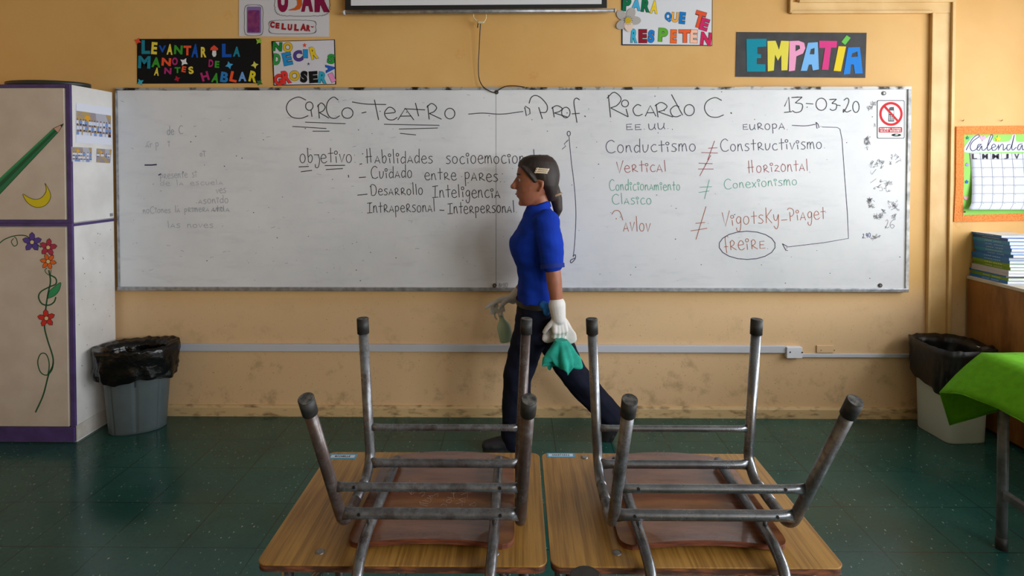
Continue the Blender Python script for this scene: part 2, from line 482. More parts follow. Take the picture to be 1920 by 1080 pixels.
# ------------------------------------------------------------------ whiteboard
BY = WY-.024                                # writing surface
def Bd(px, py, d=.0007): return onY(px, py, BY-d)
bx0, bxs, bx1 = -2.385, onY(930, 350, BY).x, onY(1699, 350, BY).x
bz0, bz1 = onY(971, 542, BY).z, onY(971, 168, BY).z
wb = thing('whiteboard', 'wide two-panel whiteboard covered in marker handwriting on the back wall', 'whiteboard', (0, WY, bz0))
MB().box(bx0, bxs-.0012, BY, WY, bz0, bz1).build('panel', M_BOARD, wb)
MB().box(bxs+.0012, bx1, BY, WY, bz0, bz1).build('panel', M_BOARD, wb)
MB().box(bxs-.0012, bxs+.0012, BY+.004, WY, bz0, bz1).build('seam', M_BLACK, wb)
def rough_bar(x0, x1, y0, y1, z0, z1, n, amp):
    """frame rail with a slightly battered edge"""
    rs = []
    for i in range(n+1):
        x = x0+(x1-x0)*i/n; e = amp*noise.noise(Vector((x*9, 3.1, 0))); e2 = amp*.5*noise.noise(Vector((x*21, 7.7, 0)))
        rs.append([(x, y0, z0+e2), (x, y1, z0+e2), (x, y1, z1+e), (x, y0, z1+e)])
    return MB().rings(rs, True, True, True, False)
rough_bar(bx0, bx1+.02, BY-.006, WY, bz1-.002, bz1+.014, 220, .004).build('top_rail', M_ALUD, wb)
MB().box(bx0, bx1+.016, BY-.014, WY, bz0-.012, bz0+.010).build('bottom_rail', M_ALU, wb, bevel=.003)
MB().box(bx1, bx1+.010, BY-.008, WY, bz0, bz1).build('side_rail', mat('white_rail', srgb(214, 214, 214), .45, col2=srgb(150, 150, 150), scale=20), wb, bevel=.002)
MB().box(bx1+.010, bx1+.022, BY-.004, WY, bz0-.004, bz1+.004).build('side_rail', mat('white_rail', (1, 1, 1)), wb, bevel=.002)
MB().box(bx0, bx0+.012, BY-.006, WY, bz0, bz1).build('side_rail', M_ALU, wb)
for px, py in ((1657, 175), (1650, 535), (931, 173), (927.5, 535)):
    o = onY(px, py, BY); b = MB()
    b.tube([(o.x, BY-.004, o.z), (o.x, BY+.002, o.z)], .012, 16)
    sc = b.build('screw', M_SCREWD, wb); MB().tube([(o.x, BY-.0062, o.z), (o.x, BY-.002, o.z)], .006, 12).build('screw_head', M_SCREW, sc)
# ------------------------------------------------------------------ handwriting on the board
# letters as pen strokes: x to the right, baseline 0, x-height 1;  s = curved, p = straight
GL = {
 'C': (1.1, 's .95,1.5 .6,1.75 .2,1.4 .08,.75 .3,.12 .7,-.02 1.05,.2'),
 'c': (.7, 's .6,.9 .35,1 .08,.6 .2,.1 .45,0 .7,.15'),
 'i': (.38, 'p .15,.72 .22,0|o .15,1.12 .17 .19'),
 'j': (.5, 'p -.1,1 .5,1|s .4,1 .55,.3 .4,-.55 .1,-.6 .05,-.2'),
 'R': (.8, 'p .1,1 .18,0|s .05,.85 .3,1.12 .55,.85 .42,.55 .18,.42|p .18,.42 .8,.02'),
 'o': (.72, 'o .33,.5 .3 .5'),
 'O': (.9, 'o .42,.5 .38 .52'),
 '-': (.7, 'p .1,.45 .55,.5'), '_': (.7, 'p 0,0 .6,.05'), ' ': (.75, ''), '.': (.35, 'p .1,.05 .14,0'), ',': (.3, 'p .15,.05 .05,-.2'),
 ':': (.4, 'p .1,.9 .13,.84|p .15,.05 .18,0'),
 'T': (1.0, 'p -.25,1.6 .95,1.48|p .38,1.8 .55,-.1'),
 'e': (.72, 's .08,.52 .62,.62 .5,.95 .25,1 .04,.55 .2,.08 .5,0 .75,.2'),
 'A': (.72, 'p .0,0 .32,1 .68,0|p .1,.32 .58,.34'),
 'a': (.72, 's .55,.85 .3,1 .05,.5 .25,.02 .5,.3 .56,.85 .58,.2 .72,0'),
 't': (.6, 'p .28,1.6 .34,0|p -.02,.95 .62,1.02'),
 'P': (.9, 'p .25,1.2 .35,-.1|s -.05,1.5 .2,1.75 .65,1.55 .75,1.0 .5,.62 .3,.6'),
 'f': (.6, 's .62,1.55 .42,1.7 .28,1.4 .38,.4 .46,-.3|p .15,.42 .62,.46'),
 'b': (.72, 'p .02,1.85 .14,.1|s .12,.7 .4,1 .6,.55 .4,.02 .12,.15'),
 'd': (.75, 's .58,.8 .3,.95 .06,.5 .25,.02 .55,.25|p .62,1.8 .64,0'),
 'v': (.62, 'p .02,1 .28,.02 .6,1'), 'u': (.68, 's .04,1 .1,.2 .3,0 .55,.4 .6,1'),
 'V': (.8, 'p 0,1.5 .36,-.05 .8,1.7'),
 'l': (.3, 'p .06,1.8 .18,0'),
 'H': (1.0, 'p .12,1.8 .2,-.05|p .5,1.9 .66,.05|p -.05,.75 .78,.85'),
 'n': (.68, 'p .05,1 .06,0|s .06,.55 .2,.92 .4,.95 .5,.4 .62,0'),
 'N': (.75, 'p .05,0 .12,1 .55,0 .65,1.1'),
 'm': (.95, 'p .03,1 .04,0|s .04,.6 .18,.95 .34,.9 .4,0|s .4,.6 .55,.98 .7,.9 .85,0'),
 's': (.62, 's .56,.95 .25,1 .1,.75 .4,.5 .55,.25 .35,0 .02,.05'),
 'D': (1.1, 'p .12,1.5 .22,.1|s -.02,1.35 .3,1.75 .8,1.5 .95,.7 .7,.05 .2,.0'),
 'I': (.85, 'p .02,1.4 .8,1.5|p .42,1.45 .42,.05|p .02,-.02 .85,.05'),
 'g': (.66, 's .52,.9 .28,1 .06,.6 .25,.2 .5,.4 .54,.9 .55,-.2 .4,-.75 .12,-.6 .1,-.3'),
 'p': (.7, 'p .06,1 .14,-.75|s .06,.85 .35,1.02 .58,.7 .45,.25 .12,.25'),
 'y': (.66, 's .02,1 .1,.4 .35,.3 .55,1|s .55,1 .55,-.2 .35,-.75 .05,-.4'),
 'k': (.75, 'p .08,1.7 .14,0|p .7,1.5 .16,.7 .75,0'),
 'x': (.6, 'p .02,1 .55,0|p .55,1 .05,0'),
 'z': (.7, 's .05,.9 .3,1 .55,.85|p .55,.85 .05,.05|s .05,.05 .3,.12 .72,.0'),
 'E': (.7, 'p .6,.95 .1,.9 .12,.05 .7,.1|p .1,.5 .55,.5'),
 'U': (.75, 's .03,1 .1,.15 .35,0 .6,.4|p .65,1 .6,.4 .72,0'),
 'r': (.6, 'p .1,1 .15,0|s .1,.7 .3,1 .55,.9'),
 '1': (.7, 'p .05,.6 .45,1.6 .55,.05|p 0,-.05 .75,.05'),
 '3': (.8, 's .05,1.55 .5,1.6|p .75,1.6 .3,1.0|s .3,1 .75,.85 .7,.2 .35,0 .1,.2|p .1,1.55 .75,1.6'),
 '2': (.75, 's .1,1.4 .4,1.65 .55,1.3 .3,.5 .05,.05|s .05,.05 .1,.4 .35,.1 .75,.3'),
 '0': (.85, 'o .42,.8 .36 .78'), '6': (.7, 's .55,1.6 .2,1.1 .1,.4 .35,0 .6,.4 .35,.7 .12,.45'), '9': (.6, 'o .25,1.1 .22 .4|p .47,1.2 .4,0'),
 '8': (.6, 'o .3,.35 .26 .35|o .3,1.0 .2 .3'), '/': (.4, 'p .3,1.2 0,-.1'), 'q': (.3, ''),
}
def strokes(ch):
    w_, d = GL[ch]; out = []
    for part in (d.split('|') if d else []):
        tk = part.split(); k = tk[0]
        if k == 'o':
            cx, cy = map(float, tk[1].split(',')); rx, ry = float(tk[2]), float(tk[3])
            out.append([Vector((cx+rx*math.sin(a+.3), cy+ry*math.cos(a+.3))) for a in [2*PI*i/16*1.03 for i in range(17)]])
        else:
            pts = [tuple(map(float, q.split(','))) for q in tk[1:]]
            out.append(crom(pts, 5) if k == 's' else [Vector(q) for q in pts])
    return w_, out
def put_letter(mb, ch, x0, y0, x1, y1, pen, fn):
    """letter stretched to a box of pixels (y0 top, y1 bottom)"""
    w_, st = strokes(ch)
    xs = [p.x for s_ in st for p in s_]; ys = [p.y for s_ in st for p in s_]
    ax, bx, ay, by = min(xs), max(xs), min(ys), max(ys)
    for s_ in st:
        ribbon2(mb, [(x0+(p.x-ax)/(bx-ax or 1)*(x1-x0), y1-(p.y-ay)/(by-ay or 1)*(y1-y0)) for p in s_], pen, fn)
def put_word(mb, text, x0, x1, yb0, yb1, xh, pen, fn):
    pen *= .88
    ws = [GL[c][0]+.18 for c in text]; tot = sum(ws); k = (x1-x0)/tot; x = x0
    rr = random.Random(text)
    for c, w_ in zip(text, ws):
        yb = yb0+(yb1-yb0)*(x-x0)/(x1-x0) + rr.uniform(-.04, .04)*xh
        sc = rr.uniform(.92, 1.08)
        for s_ in strokes(c)[1]:
            ribbon2(mb, [(x+p.x*k*1.04, yb-p.y*xh*sc) for p in s_], pen, fn)
        x += w_*k
def words(rows, pen, ink):
    for a in rows:
        b = MB(); put_word(b, *a, pen, B1); b.build('handwritten_word', ink, wb)
def line(mb, pts, pen, fn, smooth=False):
    ribbon2(mb, crom(pts, 6) if smooth else pts, pen, fn)
INK = mat('black_marker', srgb(44, 44, 50), .6); INKP = mat('violet_marker', srgb(52, 48, 84), .6)
INKR = mat('red_marker', srgb(160, 74, 80), .6); INKG = mat('green_marker', srgb(86, 164, 140), .6)
INKO = mat('orange_marker', srgb(168, 92, 62), .6); INKB = mat('blue_marker', srgb(40, 44, 130), .6)
INKF = mat('faded_marker', srgb(158, 162, 172), .7); INKF2 = mat('smeared_marker', srgb(158, 158, 164), .7)
B1 = lambda x, y: Bd(x, y)
HB = {}
def hz(i): return HB.setdefault(i, MB())
def which(x): return 0 if x < 671 else 1 if x < 692 else 2 if x < 866 else 3 if x < 991 else 4 if x < 1110 else 5 if x < 1310 else 6 if x < 1420 else 7
for ch, a, b, c, d in (('C', 537, 182, 578, 222), ('R', 595, 193, 617, 222), ('C', 612, 182, 637, 222), ('o', 641, 202, 662, 222), ('-', 678, 210, 687, 212),
                       ('e', 721, 201, 745, 225), ('A', 746, 203, 776, 225), ('R', 800, 194, 828, 224), ('o', 834, 203, 853, 223), ('R', 1034, 198, 1064, 220),
                       ('o', 1053, 201, 1069, 221), ('R', 1138, 173, 1178, 220), ('c', 1187, 196, 1205, 217), ('A', 1210, 198, 1230, 218), ('R', 1228, 192, 1262, 220),
                       ('c', 1257, 198, 1277, 219), ('o', 1283, 196, 1302, 217), ('C', 1321, 183, 1357, 220), ('1', 1470, 182, 1485, 211), ('3', 1484, 182, 1505, 211),
                       ('0', 1530, 184, 1550, 207), ('3', 1555, 186, 1569, 207), ('2', 1581, 184, 1596, 211), ('0', 1599, 190, 1611, 211), ('f', 1072, 184, 1087, 230)):
    put_letter(hz(which(a)), ch, a, b, c, d, 1.7, B1)
disc = lambda mb, cx, cy, rx, ry, pen: line(mb, [(cx+rx*math.sin(a), cy-ry*math.cos(a)) for a in [2*PI*i/18 for i in range(19)]], pen, B1)
disc(hz(which(580)), 580, 199, 7, 8, 1.7); line(hz(which(583)), [(583, 206), (585, 219)], 1.7, B1)
line(hz(which(700)), [(660, 191), (685, 195), (724, 196)], 1.7, B1, True); line(hz(which(702)), [(702, 187), (710, 225)], 1.7, B1)
line(hz(which(779)), [(779, 193), (785, 218)], 1.7, B1); line(hz(which(758)), [(758, 204), (797, 206)], 1.7, B1)
line(hz(which(878)), [(878, 214), (905, 212), (940, 214), (981, 209)], 1.6, B1, True)
line(hz(which(984)), [(984, 201), (987, 217), (994, 213), (993, 204), (985, 199), (984, 203)], 1.7, B1)
line(hz(which(992)), [(992, 194), (996, 183), (1004, 179), (1015, 184), (1026, 198), (1024, 210), (1013, 211)], 1.7, B1, True); line(hz(which(1010)), [(1010, 201), (1017, 223)], 1.7, B1)
line(hz(which(1096)), [(1096, 217), (1098, 219)], 2, B1); line(hz(which(1370)), [(1370, 211), (1372, 213)], 2.2, B1)
disc(hz(which(1172)), 1172, 194, 6.5, 6.5, 1.7); line(hz(which(1174)), [(1174, 204), (1178, 219)], 1.7, B1); line(hz(which(1259)), [(1259, 177), (1280, 216)], 1.7, B1)
line(hz(which(1511)), [(1511, 194), (1525, 195)], 1.6, B1); line(hz(which(1569)), [(1569, 197), (1576, 198)], 1.6, B1)
for q in (((572, 229), (648, 232)), ((548, 237), (612, 241)), ((586, 246), (618, 246)), ((720, 233), (824, 235)), ((748, 242), (821, 240)), ((750, 250), (780, 253))):
    b = MB(); line(b, q, 1.5, B1); b.build('underline', INK, wb)
for q in HB.values(): q.build('handwritten_word', INK, wb)

h = MB()
for a in (('objetivo:', 562, 672, 305, 305, 16), ('HAbilidAdes', 686, 814, 306, 306, 14), ('socioemocionAles', 836, 1032, 307, 306, 14), ('CuidAdo', 695, 775, 334, 333, 13),
          ('entRe', 796, 858, 337, 338, 13), ('pARes..', 871, 952, 338, 342, 14), ('DesARRollo', 694, 795, 366, 365, 12), ('InteligenciA', 810, 940, 370, 371, 14),
          ('IntRApeRsonAl', 688, 818, 399, 397, 13), ('InteRpeRsonAl.', 839, 973, 401, 398, 13)):
    words([a], 1.5, INK)
for q in (((560, 313), (579, 312)), ((564, 322), (585, 319.5)), ((609, 310.5), (647, 310)), ((611, 318), (643, 316)), ((674, 308), (679, 307)), ((673, 333), (686, 332)), ((670, 366), (689, 364)), ((824, 394), (833, 394.5))):
    b = MB(); line(b, q, 1.6, B1); b.build('underline', INK, wb)
h = MB()
for a in (('EE.UU.', 1173, 1260, 244, 241, 11), ('EURopA.', 1392, 1482, 243, 243, 11), ('Conductismo', 1135, 1308, 287, 283, 14), ('ConstRuctivismo.', 1350, 1552, 284, 278, 13)):
    words([a], 1.5, INKP)
disc(h, 1066.5, 250.5, 3, 4.5, 1.4)
line(h, [(1067, 256), (1071, 300), (1077, 350), (1080, 400), (1078, 450), (1075, 482)], 1.2, B1, True)
line(h, [(1074, 480), (1079, 478), (1078, 486), (1071, 493), (1070, 488), (1078, 484)], 1.5, B1, True)
h.build('drawn_bracket', INKP, wb); h = MB()
line(h, [(1485, 235), (1510, 236), (1529, 233)], 1.5, B1, True); line(h, [(1530, 229), (1532, 241), (1536, 239), (1534, 233), (1530, 229)], 1.5, B1)
line(h, [(1541, 238), (1570, 239), (1575, 242), (1579, 262), (1583, 320), (1589, 400), (1591, 447), (1545, 455), (1477, 463)], 1.2, B1)
line(h, [(1467, 457), (1474, 470), (1476, 462), (1467, 457)], 1.5, B1)
b = MB(); disc(b, 1401, 460, 53, 26.5, 1.5); b.build('drawn_circle', INKP, wb)
h.build('drawn_arrow', INKP, wb)
h = MB(); words([('VeRticAl', 1156, 1252, 323, 322, 13), ('HoRizontAl', 1402, 1518, 324, 320, 13)], 1.4, INKR)
for q in (((1328, 278), (1345, 277)), ((1315, 286), (1346, 287)), ((1340, 264), (1327, 300)), ((1309, 317), (1338, 317)), ((1310, 306), (1336, 307)), ((1333, 291), (1312, 330))): line(h, q, 1.3, B1)
h.build('unequal_sign', INKR, wb)
h = MB(); words([('CondicionAmiento', 1142, 1277, 357, 357, 11), ('ClAsico', 1147, 1224, 383, 383, 11), ('Conexionismo', 1357, 1497, 354, 346, 10)], 1.3, INKG)
for q in (((1312, 351), (1335, 350)), ((1310, 361), (1330, 358)), ((1330, 337), (1321, 373))): line(h, q, 1.2, B1)
h.build('unequal_sign', INKG, wb)
h = MB(); line(h, [(1147, 402), (1153, 395), (1162, 397), (1168, 413)], 1.3, B1, True); line(h, [(1155, 409), (1156, 411)], 1.5, B1)
for a in (('Avlov', 1169, 1222, 434, 434, 16), ('Vigotsky', 1354, 1464, 424, 416, 16), ('PiAget', 1477, 1550, 414, 410, 14), ('fReiRE.', 1355, 1446, 470, 466, 16)): words([a], 1.4, INKO)
for q in (((1304, 419), (1322, 417)), ((1295, 433), (1326, 428)), ((1324, 387), (1305, 449)), ((1465, 413), (1476, 412))): line(h, q, 1.3, B1)
h.build('unequal_sign', INKO, wb)
h = MB(); put_letter(h, '2', 1660, 412, 1667, 428, 1.2, B1); put_letter(h, '6', 1669, 411, 1677, 428, 1.2, B1); words([('8/10', 935, 953, 538, 538, 5)], 1.2, INKF2)
h.build('handwriting_notes', INKF2, wb)
h = MB(); put_word(h, '2,90', 1617, 1633, 447, 444, 5, 1.2, B1); h.build('handwriting_notes', INKB, wb)
# half-erased writing, ticks and smears
h, g2 = MB(), MB(); rr = random.Random(3)
def scribble(mb, x, y, wd, ht, n, pen=.85):
    for _ in range(int(n*.6)):
        a, b = x+rr.uniform(0, wd), y+rr.uniform(0, ht)
        line(mb, [(a+rr.uniform(-4, 4), b+rr.uniform(-4, 4)) for _ in range(4)], pen*rr.uniform(.7, 1.4), B1, True)
for a in ((1630, 356-60, 28, 18, 26), (1665, 292, 22, 16, 16), (1648, 338, 24, 14, 22), (1636, 346, 40, 14, 10), (1626, 374, 12, 14, 40), (1668, 378, 16, 14, 22), (1640, 402, 14, 6, 26), (1670, 404, 10, 6, 12),
          (1622, 256, 7, 24, 36), (1636, 442, 14, 6, 18), (1628, 190, 12, 16, 20), (1640, 225, 10, 10, 8), (1652, 392, 8, 10, 10)):
    scribble(h, *a)
line(h, [(1632, 323), (1635, 327), (1643, 317)], 1.1, B1); line(h, [(1632, 343), (1643, 335)], 1.1, B1)
h.build('marker_smear', INKF2, wb, kind='stuff')
put_word(g2, 'de C', 313, 345, 253, 250, 9, 1.3, B1); put_word(g2, 'oT', 375, 387, 293, 293, 6, 1.2, B1); put_word(g2, 'Asonido', 372, 430, 382, 380, 8, 1.2, B1); put_word(g2, 'ves', 405, 425, 363, 360, 8, 1.2, B1)
put_word(g2, 'AtilA', 396, 432, 397, 397, 7, 1.2, B1); put_word(g2, 'noCiones lA pRimeRA uno', 268, 420, 400, 396, 7, 1.1, B1); put_word(g2, 'lAs noves', 314, 402, 427, 427, 7, 1.1, B1); put_word(g2, 'pResente si', 300, 370, 335, 332, 8, 1.0, B1)
put_word(g2, 'Arqp  i', 273, 320, 277, 275, 8, 1.0, B1); put_word(g2, 'de lA escuelA', 300, 420, 348, 346, 6, .9, B1)
for _ in range(60):
    x, y = rr.uniform(228, 900), rr.uniform(178, 530); line(g2, [(x, y), (x+rr.uniform(-9, 9), y+rr.uniform(-2.5, 2.5))], rr.uniform(.5, 1.0), B1)
g2.build('erased_writing', INKF, wb, kind='stuff')
h = MB()
for _ in range(150):
    x, y = rr.uniform(225, 1690), rr.uniform(172, 534); r_ = rr.uniform(.5, 1.3); disc2(h, x, y, r_, r_*.8, B1, 6)
line(h, [(271, 309.5), (284, 309.5), (294, 308.5)], 2.6, B1); line(h, [(297, 328.5), (302, 326)], 2.2, B1); line(h, [(653, 328), (654, 333)], 1.6, B1)
line(h, [(1066, 262), (1058, 270), (1061, 274), (1054, 280)], 1.1, B1)
h.build('ink_specks', INKP, wb, kind='stuff')

# no-phones sign stuck on the board
sg = thing('warning_sign', 'small white sign with a red crossed-out mobile phone, at the top right of the whiteboard', 'sign', Bd(1670, 224))
SF = lambda x, y, d=.0016: Bd(1620+x/9.82, 170+y/9.82, d)
def rrect(x0, y0, x1, y1, r, n=5):
    o = []
    for cx, cy, a0 in ((x1-r, y0+r, -90), (x1-r, y1-r, 0), (x0+r, y1-r, 90), (x0+r, y0+r, 180)):
        for i in range(n+1):
            a = math.radians(a0+90*i/n); o.append((cx+r*math.cos(a), cy+r*math.sin(a)))
    return o
def poly(mb, pts, fn, d): mb.flat([fn(x, y, d) for x, y in pts])
b = MB(); poly(b, rrect(240, 176, 746, 882, 28), SF, .0013); b.build('outline', M_BLACK, sg)
b = MB(); poly(b, rrect(252, 188, 734, 870, 22), SF, .0016); b.build('plate', paper(226, 228, 234), sg)
b = MB()
ring = lambda r0, r1: [[SF(497+r*math.cos(a), 428+r*1.02*math.sin(a), .0020) for a in [2*PI*i/40 for i in range(40)]] for r in (r0, r1)]
b = MB(); r0, r1 = ring(172, 216); b.add(r0+r1, [(i, (i+1) % 40, 40+(i+1) % 40, 40+i) for i in range(40)])
poly(b, [(362, 300), (392, 272), (632, 540), (606, 566)], SF, .0026); b.build('prohibition_ring', paper(206, 52, 58), sg)
b = MB(); poly(b, [(455, 360), (470, 312), (500, 300), (530, 302), (545, 294), (552, 320), (556, 568), (446, 568), (452, 440)], SF, .0021); b.build('phone_symbol', M_BLACK, sg)
b = MB(); poly(b, rrect(464, 366, 546, 430, 8), SF, .0023)
for i in range(3):
    for j in range(4): poly(b, rrect(462+i*30, 458+j*24, 482+i*30, 472+j*24, 3), SF, .0023)
b.build('phone_keys', paper(226, 228, 234), sg)
b = MB(); poly(b, rrect(272, 672, 702, 770, 18), SF, .0020); b.build('text_band', paper(190, 40, 50), sg)
b = MB()
for txt, yy in (('PROHIBIDO MANTENER', 703), ('CELULAR ENCENDIDO', 741)):
    n = len(txt)
    for i, ch in enumerate(txt):
        if ch != ' ': put_glyph(b, ch, 290+(i+.5)*396/n, yy, 396/n*.84, 30, 0, lambda x, y: SF(x, y, .0023), .03)
b.build('lettering', paper(240, 236, 236), sg)
b = MB(); b.flat([SF(594+90*math.cos(a), 817+26*math.sin(a), .0020) for a in [2*PI*i/24 for i in range(24)]]); b.build('maker_mark', paper(34, 52, 48), sg)
b = MB(); poly(b, [(560, 822), (590, 800), (640, 802), (610, 826)], SF, .0023); b.build('maker_mark_highlight', paper(200, 214, 208), sg)

# ------------------------------------------------------------------ paper posters on the wall
def poster(label, quad, col, thick=.0015, d=.003, name='paper_poster', group=None):
    """quad in pixels TL,TR,BR,BL; a real sheet d metres off the plaster"""
    c = W(sum(q[0] for q in quad)/4, sum(q[1] for q in quad)/4)
    t = thing(name, label, 'poster', (c.x, WY, c.z), group=group)
    fr = [W(x, y, d) for x, y in quad]; bk = [W(x, y, .0002) for x, y in quad]
    b = MB(); b.add(fr+bk, [(0, 1, 2, 3), (4, 5, 6, 7), (0, 1, 5, 4), (1, 2, 6, 5), (2, 3, 7, 6), (3, 0, 4, 7)])
    b.build('sheet', col, t)
    return t
def letters(t, rows, off=.045, outline=None, d=.0042, gx=0, gy=0, k=1.0):
    """rows: (char, cx, cy, w, h, rot, (r,g,b)) in crop pixels; px = gx + v/k"""
    for ch, cx, cy, w_, h_, rot, col in rows:
        if outline:
            b = MB(); put_glyph(b, ch, gx+cx/k, gy+cy/k, (w_+outline)/k, (h_+outline)/k, rot, lambda x, y: W(x, y, d), off+.035)
            o = b.build('letter_outline', M_BLACK, None)
            c = MB(); put_glyph(c, ch, gx+cx/k, gy+cy/k, w_/k, h_/k, rot, lambda x, y: W(x, y, d+.0008), off)
            l = c.build('letter', paper(*col), t)
            o.data.transform(Matrix.Translation(-rootpos(l))); o.parent = l
        else:
            c = MB(); put_glyph(c, ch, gx+cx/k, gy+cy/k, w_/k, h_/k, rot, lambda x, y: W(x, y, d), off)
            c.build('letter', paper(*col), t)
def pol(t, name, pts, col, d=.0042, gx=0, gy=0, k=1.0, m=None):
    b = MB(); b.flat([W(gx+x/k, gy+y/k, d) for x, y in pts]); return b.build(name, m or paper(*col), t)
TEAL, YEL, BLU, GRN, ORG, PNK, LBL = (30, 128, 150), (226, 204, 70), (22, 82, 176), (58, 148, 44), (232, 84, 44), (172, 44, 110), (112, 156, 216)
p2 = poster('black poster with small multicoloured cut-out letters and paper stars, above the whiteboard\'s left half', ((257, 73), (489, 72), (489, 156), (257, 157)), paper(16, 16, 18))
letters(p2, [('L', 180, 178, 125, 200, 0, TEAL), ('E', 302, 195, 84, 175, 4, YEL), ('V', 418, 205, 108, 100, 0, BLU), ('A', 525, 212, 86, 155, 3, YEL), ('N', 648, 218, 122, 130, 3, GRN), ('T', 778, 228, 112, 140, 0, ORG),
             ('A', 890, 232, 100, 195, 4, BLU), ('R', 1012, 252, 80, 150, 0, YEL), ('L', 1345, 228, 138, 195, 0, BLU), ('A', 1488, 245, 104, 145, 2, TEAL), ('M', 158, 396, 178, 180, 2, TEAL), ('A', 328, 398, 130, 146, 4, GRN),
             ('N', 475, 392, 135, 115, 4, ORG), ('O', 598, 384, 84, 112, 0, PNK), ('D', 1118, 412, 68, 110, 4, PNK), ('E', 1206, 428, 66, 98, 4, GRN), ('A', 336, 532, 70, 116, 6, YEL), ('N', 497, 522, 104, 92, 4, PNK),
             ('T', 636, 510, 84, 84, 0, GRN), ('E', 728, 498, 62, 86, 10, ORG), ('S', 830, 512, 72, 108, -8, YEL), ('H', 1032, 600, 110, 130, -16, PNK), ('A', 1184, 622, 104, 142, 12, GRN), ('B', 1312, 612, 112, 150, 8, (44, 120, 186)),
             ('L', 1446, 606, 106, 150, 12, ORG), ('A', 1570, 604, 116, 136, 0, LBL), ('R', 1728, 604, 116, 158, 12, (216, 196, 40))], gx=250, gy=65, k=7.68, off=.045)
def star4(t, cx, cy, r, cols, gx, gy, k, rot=0, d=.0052):
    o = None
    pts = []
    for i in range(8):
        a = math.radians(rot+45*i); q = r*.86 if i % 2 == 0 else r*.40
        pts.append((cx+q*math.cos(a), cy+q*math.sin(a)))
    return pol(t, 'paper_star', pts, cols, d, gx, gy, k)
kk = dict(gx=250, gy=65, k=7.68)
star4(p2, 64, 92, 62, (222, 74, 52), rot=20, **kk); star4(p2, 1806, 92, 62, (140, 186, 50), rot=35, **kk); star4(p2, 100, 684, 66, (60, 170, 190), rot=60, **kk); star4(p2, 1818, 690, 62, (60, 110, 50), rot=30, **kk)
star4(p2, 730, 392, 74, (226, 226, 226), rot=32, **kk); star4(p2, 1380, 440, 70, (70, 160, 210), rot=-15, **kk); star4(p2, 1748, 436, 66, (206, 200, 90), rot=80, **kk); star4(p2, 630, 636, 56, (176, 30, 50), rot=70, **kk)
pol(p2, 'mushroom_cap', [(1105, 222), (1118, 185), (1145, 165), (1165, 150), (1190, 172), (1222, 200), (1216, 222), (1165, 226)], (222, 74, 48), **kk)
pol(p2, 'mushroom_stem', [(1140, 230), (1192, 230), (1196, 290), (1180, 318), (1150, 318), (1134, 285)], (214, 214, 214), **kk)

p1 = poster('white poster with a purple drawn phone and dark red letters, topmost of the left group', ((448, -62), (617, -62), (617, 69), (448, 68)), paper(202, 200, 204))
k1 = dict(gx=440, gy=0, k=6.545)
def cloud(t, x0, y0, x1, y1, n, gx, gy, k):
    b = MB(); pts = []
    for i in range(n*6+1):
        a = 2*PI*i/(n*6); e = 1+.045*abs(math.sin(a*n/2))
        ca, sa = math.cos(a), math.sin(a); q = .34
        pts.append(((x0+x1)/2+(x1-x0)/2*math.copysign(abs(ca)**q, ca)*e, (y0+y1)/2+(y1-y0)/2*math.copysign(abs(sa)**q, sa)*e))
    ribbon2(b, [(gx+x/k, gy+y/k) for x, y in pts], .7, lambda x, y: W(x, y, .0042)); b.build('drawn_cloud', M_BLACK, t)
cloud(p1, 122, 66, 346, 430, 26, **k1); cloud(p1, 428, 250, 992, 414, 34, **k1); cloud(p1, 500, -260, 1160, 190, 34, **k1)
pol(p1, 'drawn_phone', rrect(150, 80, 325, 408, 18), (128, 108, 160), **k1)
pol(p1, 'phone_screen', rrect(160, 124, 308, 396, 16), (1, 1, 1), d=.0047, m=mat('crayon_purple', srgb(104, 30, 104), .8, col2=srgb(134, 52, 92), scale=40), **k1)
letters(p1, [('U', 592, 0, 130, 300, 0, (130, 22, 66)), ('A', 890, 0, 150, 290, 0, (130, 22, 66)), ('R', 1075, 0, 190, 300, 0, (130, 22, 66))], off=.075, **k1)
pol(p1, 'letter', [(655, 122), (735, 96), (766, 60), (766, 10), (690, -60), (660, -120), (690, -170), (800, -175), (800, -130), (730, -125), (725, -100), (825, -10), (830, 60), (800, 112), (745, 128), (665, 128)], (196, 92, 36), **k1)
letters(p1, [('C', 463, 302, 56, 80, 4, (150, 34, 40)), ('E', 526, 315, 50, 72, 4, (150, 34, 40)), ('L', 604, 326, 58, 80, 4, (150, 34, 40)), ('U', 678, 334, 56, 80, 3, (150, 34, 40)), ('L', 760, 338, 58, 84, 3, (150, 34, 40)),
             ('A', 843, 334, 76, 88, 4, (150, 34, 40)), ('R', 906, 345, 52, 80, 4, (150, 34, 40))], off=.08, **k1)
pol(p1, 'drawn_heart', [(955, 342), (932, 326), (942, 318), (954, 326), (966, 318), (972, 328)], (150, 34, 40), **k1)

